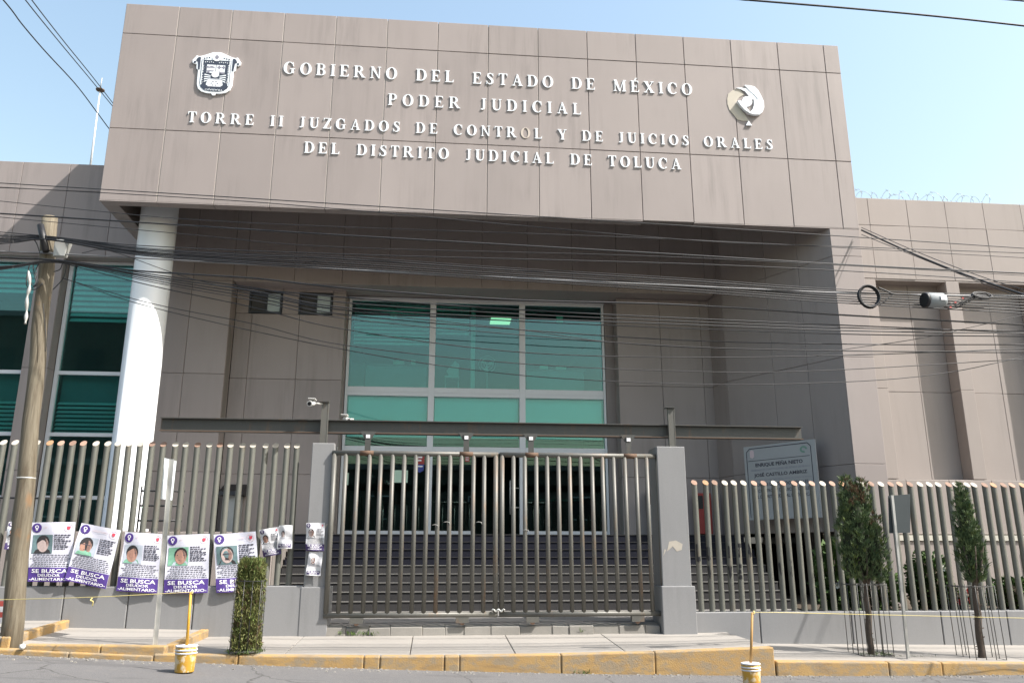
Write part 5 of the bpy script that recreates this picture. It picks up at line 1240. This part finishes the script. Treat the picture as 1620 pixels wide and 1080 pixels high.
def shrub(c, rx, ry, rz, n, label, seed, L=.10, flowers=0, fm='flower_w', mat='bush'):
    r_ = random.Random(seed); c = Vector(c); o = empty('shrub', c, label, 'shrub', 'shrubs in the bed behind the fence')
    mb = MB(); st_ = MB()
    for k in range(8): a = r_.uniform(0, 6.28); st_.tube([c, c+Vector((rx*.4*math.cos(a), ry*.4*math.sin(a), rz*.8)), c+Vector((rx*.8*math.cos(a), ry*.8*math.sin(a), rz*1.6))], [.02, .014, .006], 5)
    for k in range(n):
        a = r_.uniform(0, 6.28); u = r_.uniform(-1, 1); q = math.sqrt(1-u*u); f = r_.uniform(.5, 1)**.4*(1+.15*math.sin(4*a+u*5))
        p = c+Vector((rx*q*f*math.cos(a), ry*q*f*math.sin(a), rz+rz*u*f)); d = Vector((math.cos(a)*q, math.sin(a)*q, u*.6+.3)); spray_leaf(mb, p, d+Vector((r_.gauss(0, .4), r_.gauss(0, .4), r_.gauss(0, .4))), L*r_.uniform(.6, 1.2), L*.3, r_)
    put('stems', st_, M['bark'], o); put('leaves', mb, M[mat], o)
    if L < .2: put('heart', MB().lathe([(rx*.4, .02), (rx*.6, rz*.6), (rx*.62, rz*1.2), (rx*.25, rz*1.75)], c, 10), M['soil'], o)
    for k in range(flowers):
        a = r_.uniform(0, 6.28); p = c+Vector((rx*.8*math.cos(a), -ry*.95, rz*r_.uniform(.8, 2.0))); g = MB()
        for j in range(6): spray_leaf(g, p, (math.cos(j*1.05), -.6, math.sin(j*1.05)), .09, .035, r_)
        put('flower', g, M[fm], o)
SH_ = [(1319, 865, .26, 0, .26, 2, 500, 'spiky shrub with white blooms behind the fence, left of the broad cedar'), (1464, 876, .40, .1, .085, 2, 3400, 'dense dark shrub with white blooms behind the fence, right of the road sign'), (1595, 915, .40, .3, .09, 0, 1800, 'low shrub behind the fence at the far right'), (1378, 900, .5, .3, .1, 0, 1800, 'shrub behind the fence hidden by the broad cedar')]
for i, (px, py, rx, dy, L, fl, n, lab) in enumerate(SH_):
    t_ = at(px, py, 15.9+dy); c_ = Vector((t_.x, t_.y, .52)); rz_ = (t_.z-.52)/2
    shrub(c_, rx, .4, rz_, n, lab, 20+i, L, fl)
t_ = at(1508, 930, 15.7)
shrub((t_.x, 15.7, .52), .24, .24, (t_.z-.52)/2, 500, 'small shrub with red flowers behind the right fence', 40, .07, 8, 'flower_r')

# ------------------------------------------------------------------ house across the street (seen only as a dark reflection in the doors)
hx = empty('house', (0, -6, 0), 'dark house row across the street, mirrored in the entrance doors', 'house')
put('wall', MB().box(-30, 30, -14, -6, -.3, 6.5), M['housewall'], hx)
put('roof_slab', MB().box(-30.3, 30.3, -14.2, -5.7, 6.5, 6.8), M['conc_paint'], hx)
for x in range(-28, 28, 6):
    wd = put('window', MB().box(x, x+1.6, -6.0, -5.96, 3.6, 5.0), M['alu'], hx); put('pane', MB().box(x+.08, x+1.52, -5.955, -5.95, 3.68, 4.92), M['dark_frame'], wd)

# grit and litter in the gutter
r_ = random.Random(11); mb = MB()
for k in range(520):
    x = r_.uniform(-6.5, 10); y = 12.49-abs(r_.gauss(0, .16)); z = road_z(x); q = r_.uniform(.006, .022)
    mb.hexa([(x+a*q*r_.uniform(.6, 1.2), y+b*q*r_.uniform(.6, 1.2), z+c*q) for a, b, c in ((-1, -1, -.3), (1, -1, -.3), (1, 1, -.3), (-1, 1, -.3), (-.7, -.6, .6), (.7, -.7, .7), (.6, .7, .6), (-.7, .6, .7))])
tag(put('gutter_grit', mb, M['ledge'], None, (0, 12.4, 0)), 'loose grit and small stones along the foot of the yellow kerb', 'grit', kind='stuff')

ap = empty('apartment_block', (-24, -6.5, 0), 'tall dark block across the street, mirrored in the left windows', 'building')
put('wall', MB().box(-40, -13.0, -16, -6.6, -.3, 15.2), M['housewall'], ap)
put('parapet', MB().box(-40.2, -12.8, -16.2, -6.4, 15.2, 15.5), M['conc_paint'], ap)
for x in range(-36, -14, 5):
    for z in (4.0, 8.0, 12.0): put('window', MB().box(x, x+1.5, -6.6, -6.57, z, z+1.3), M['dark_frame'], ap)
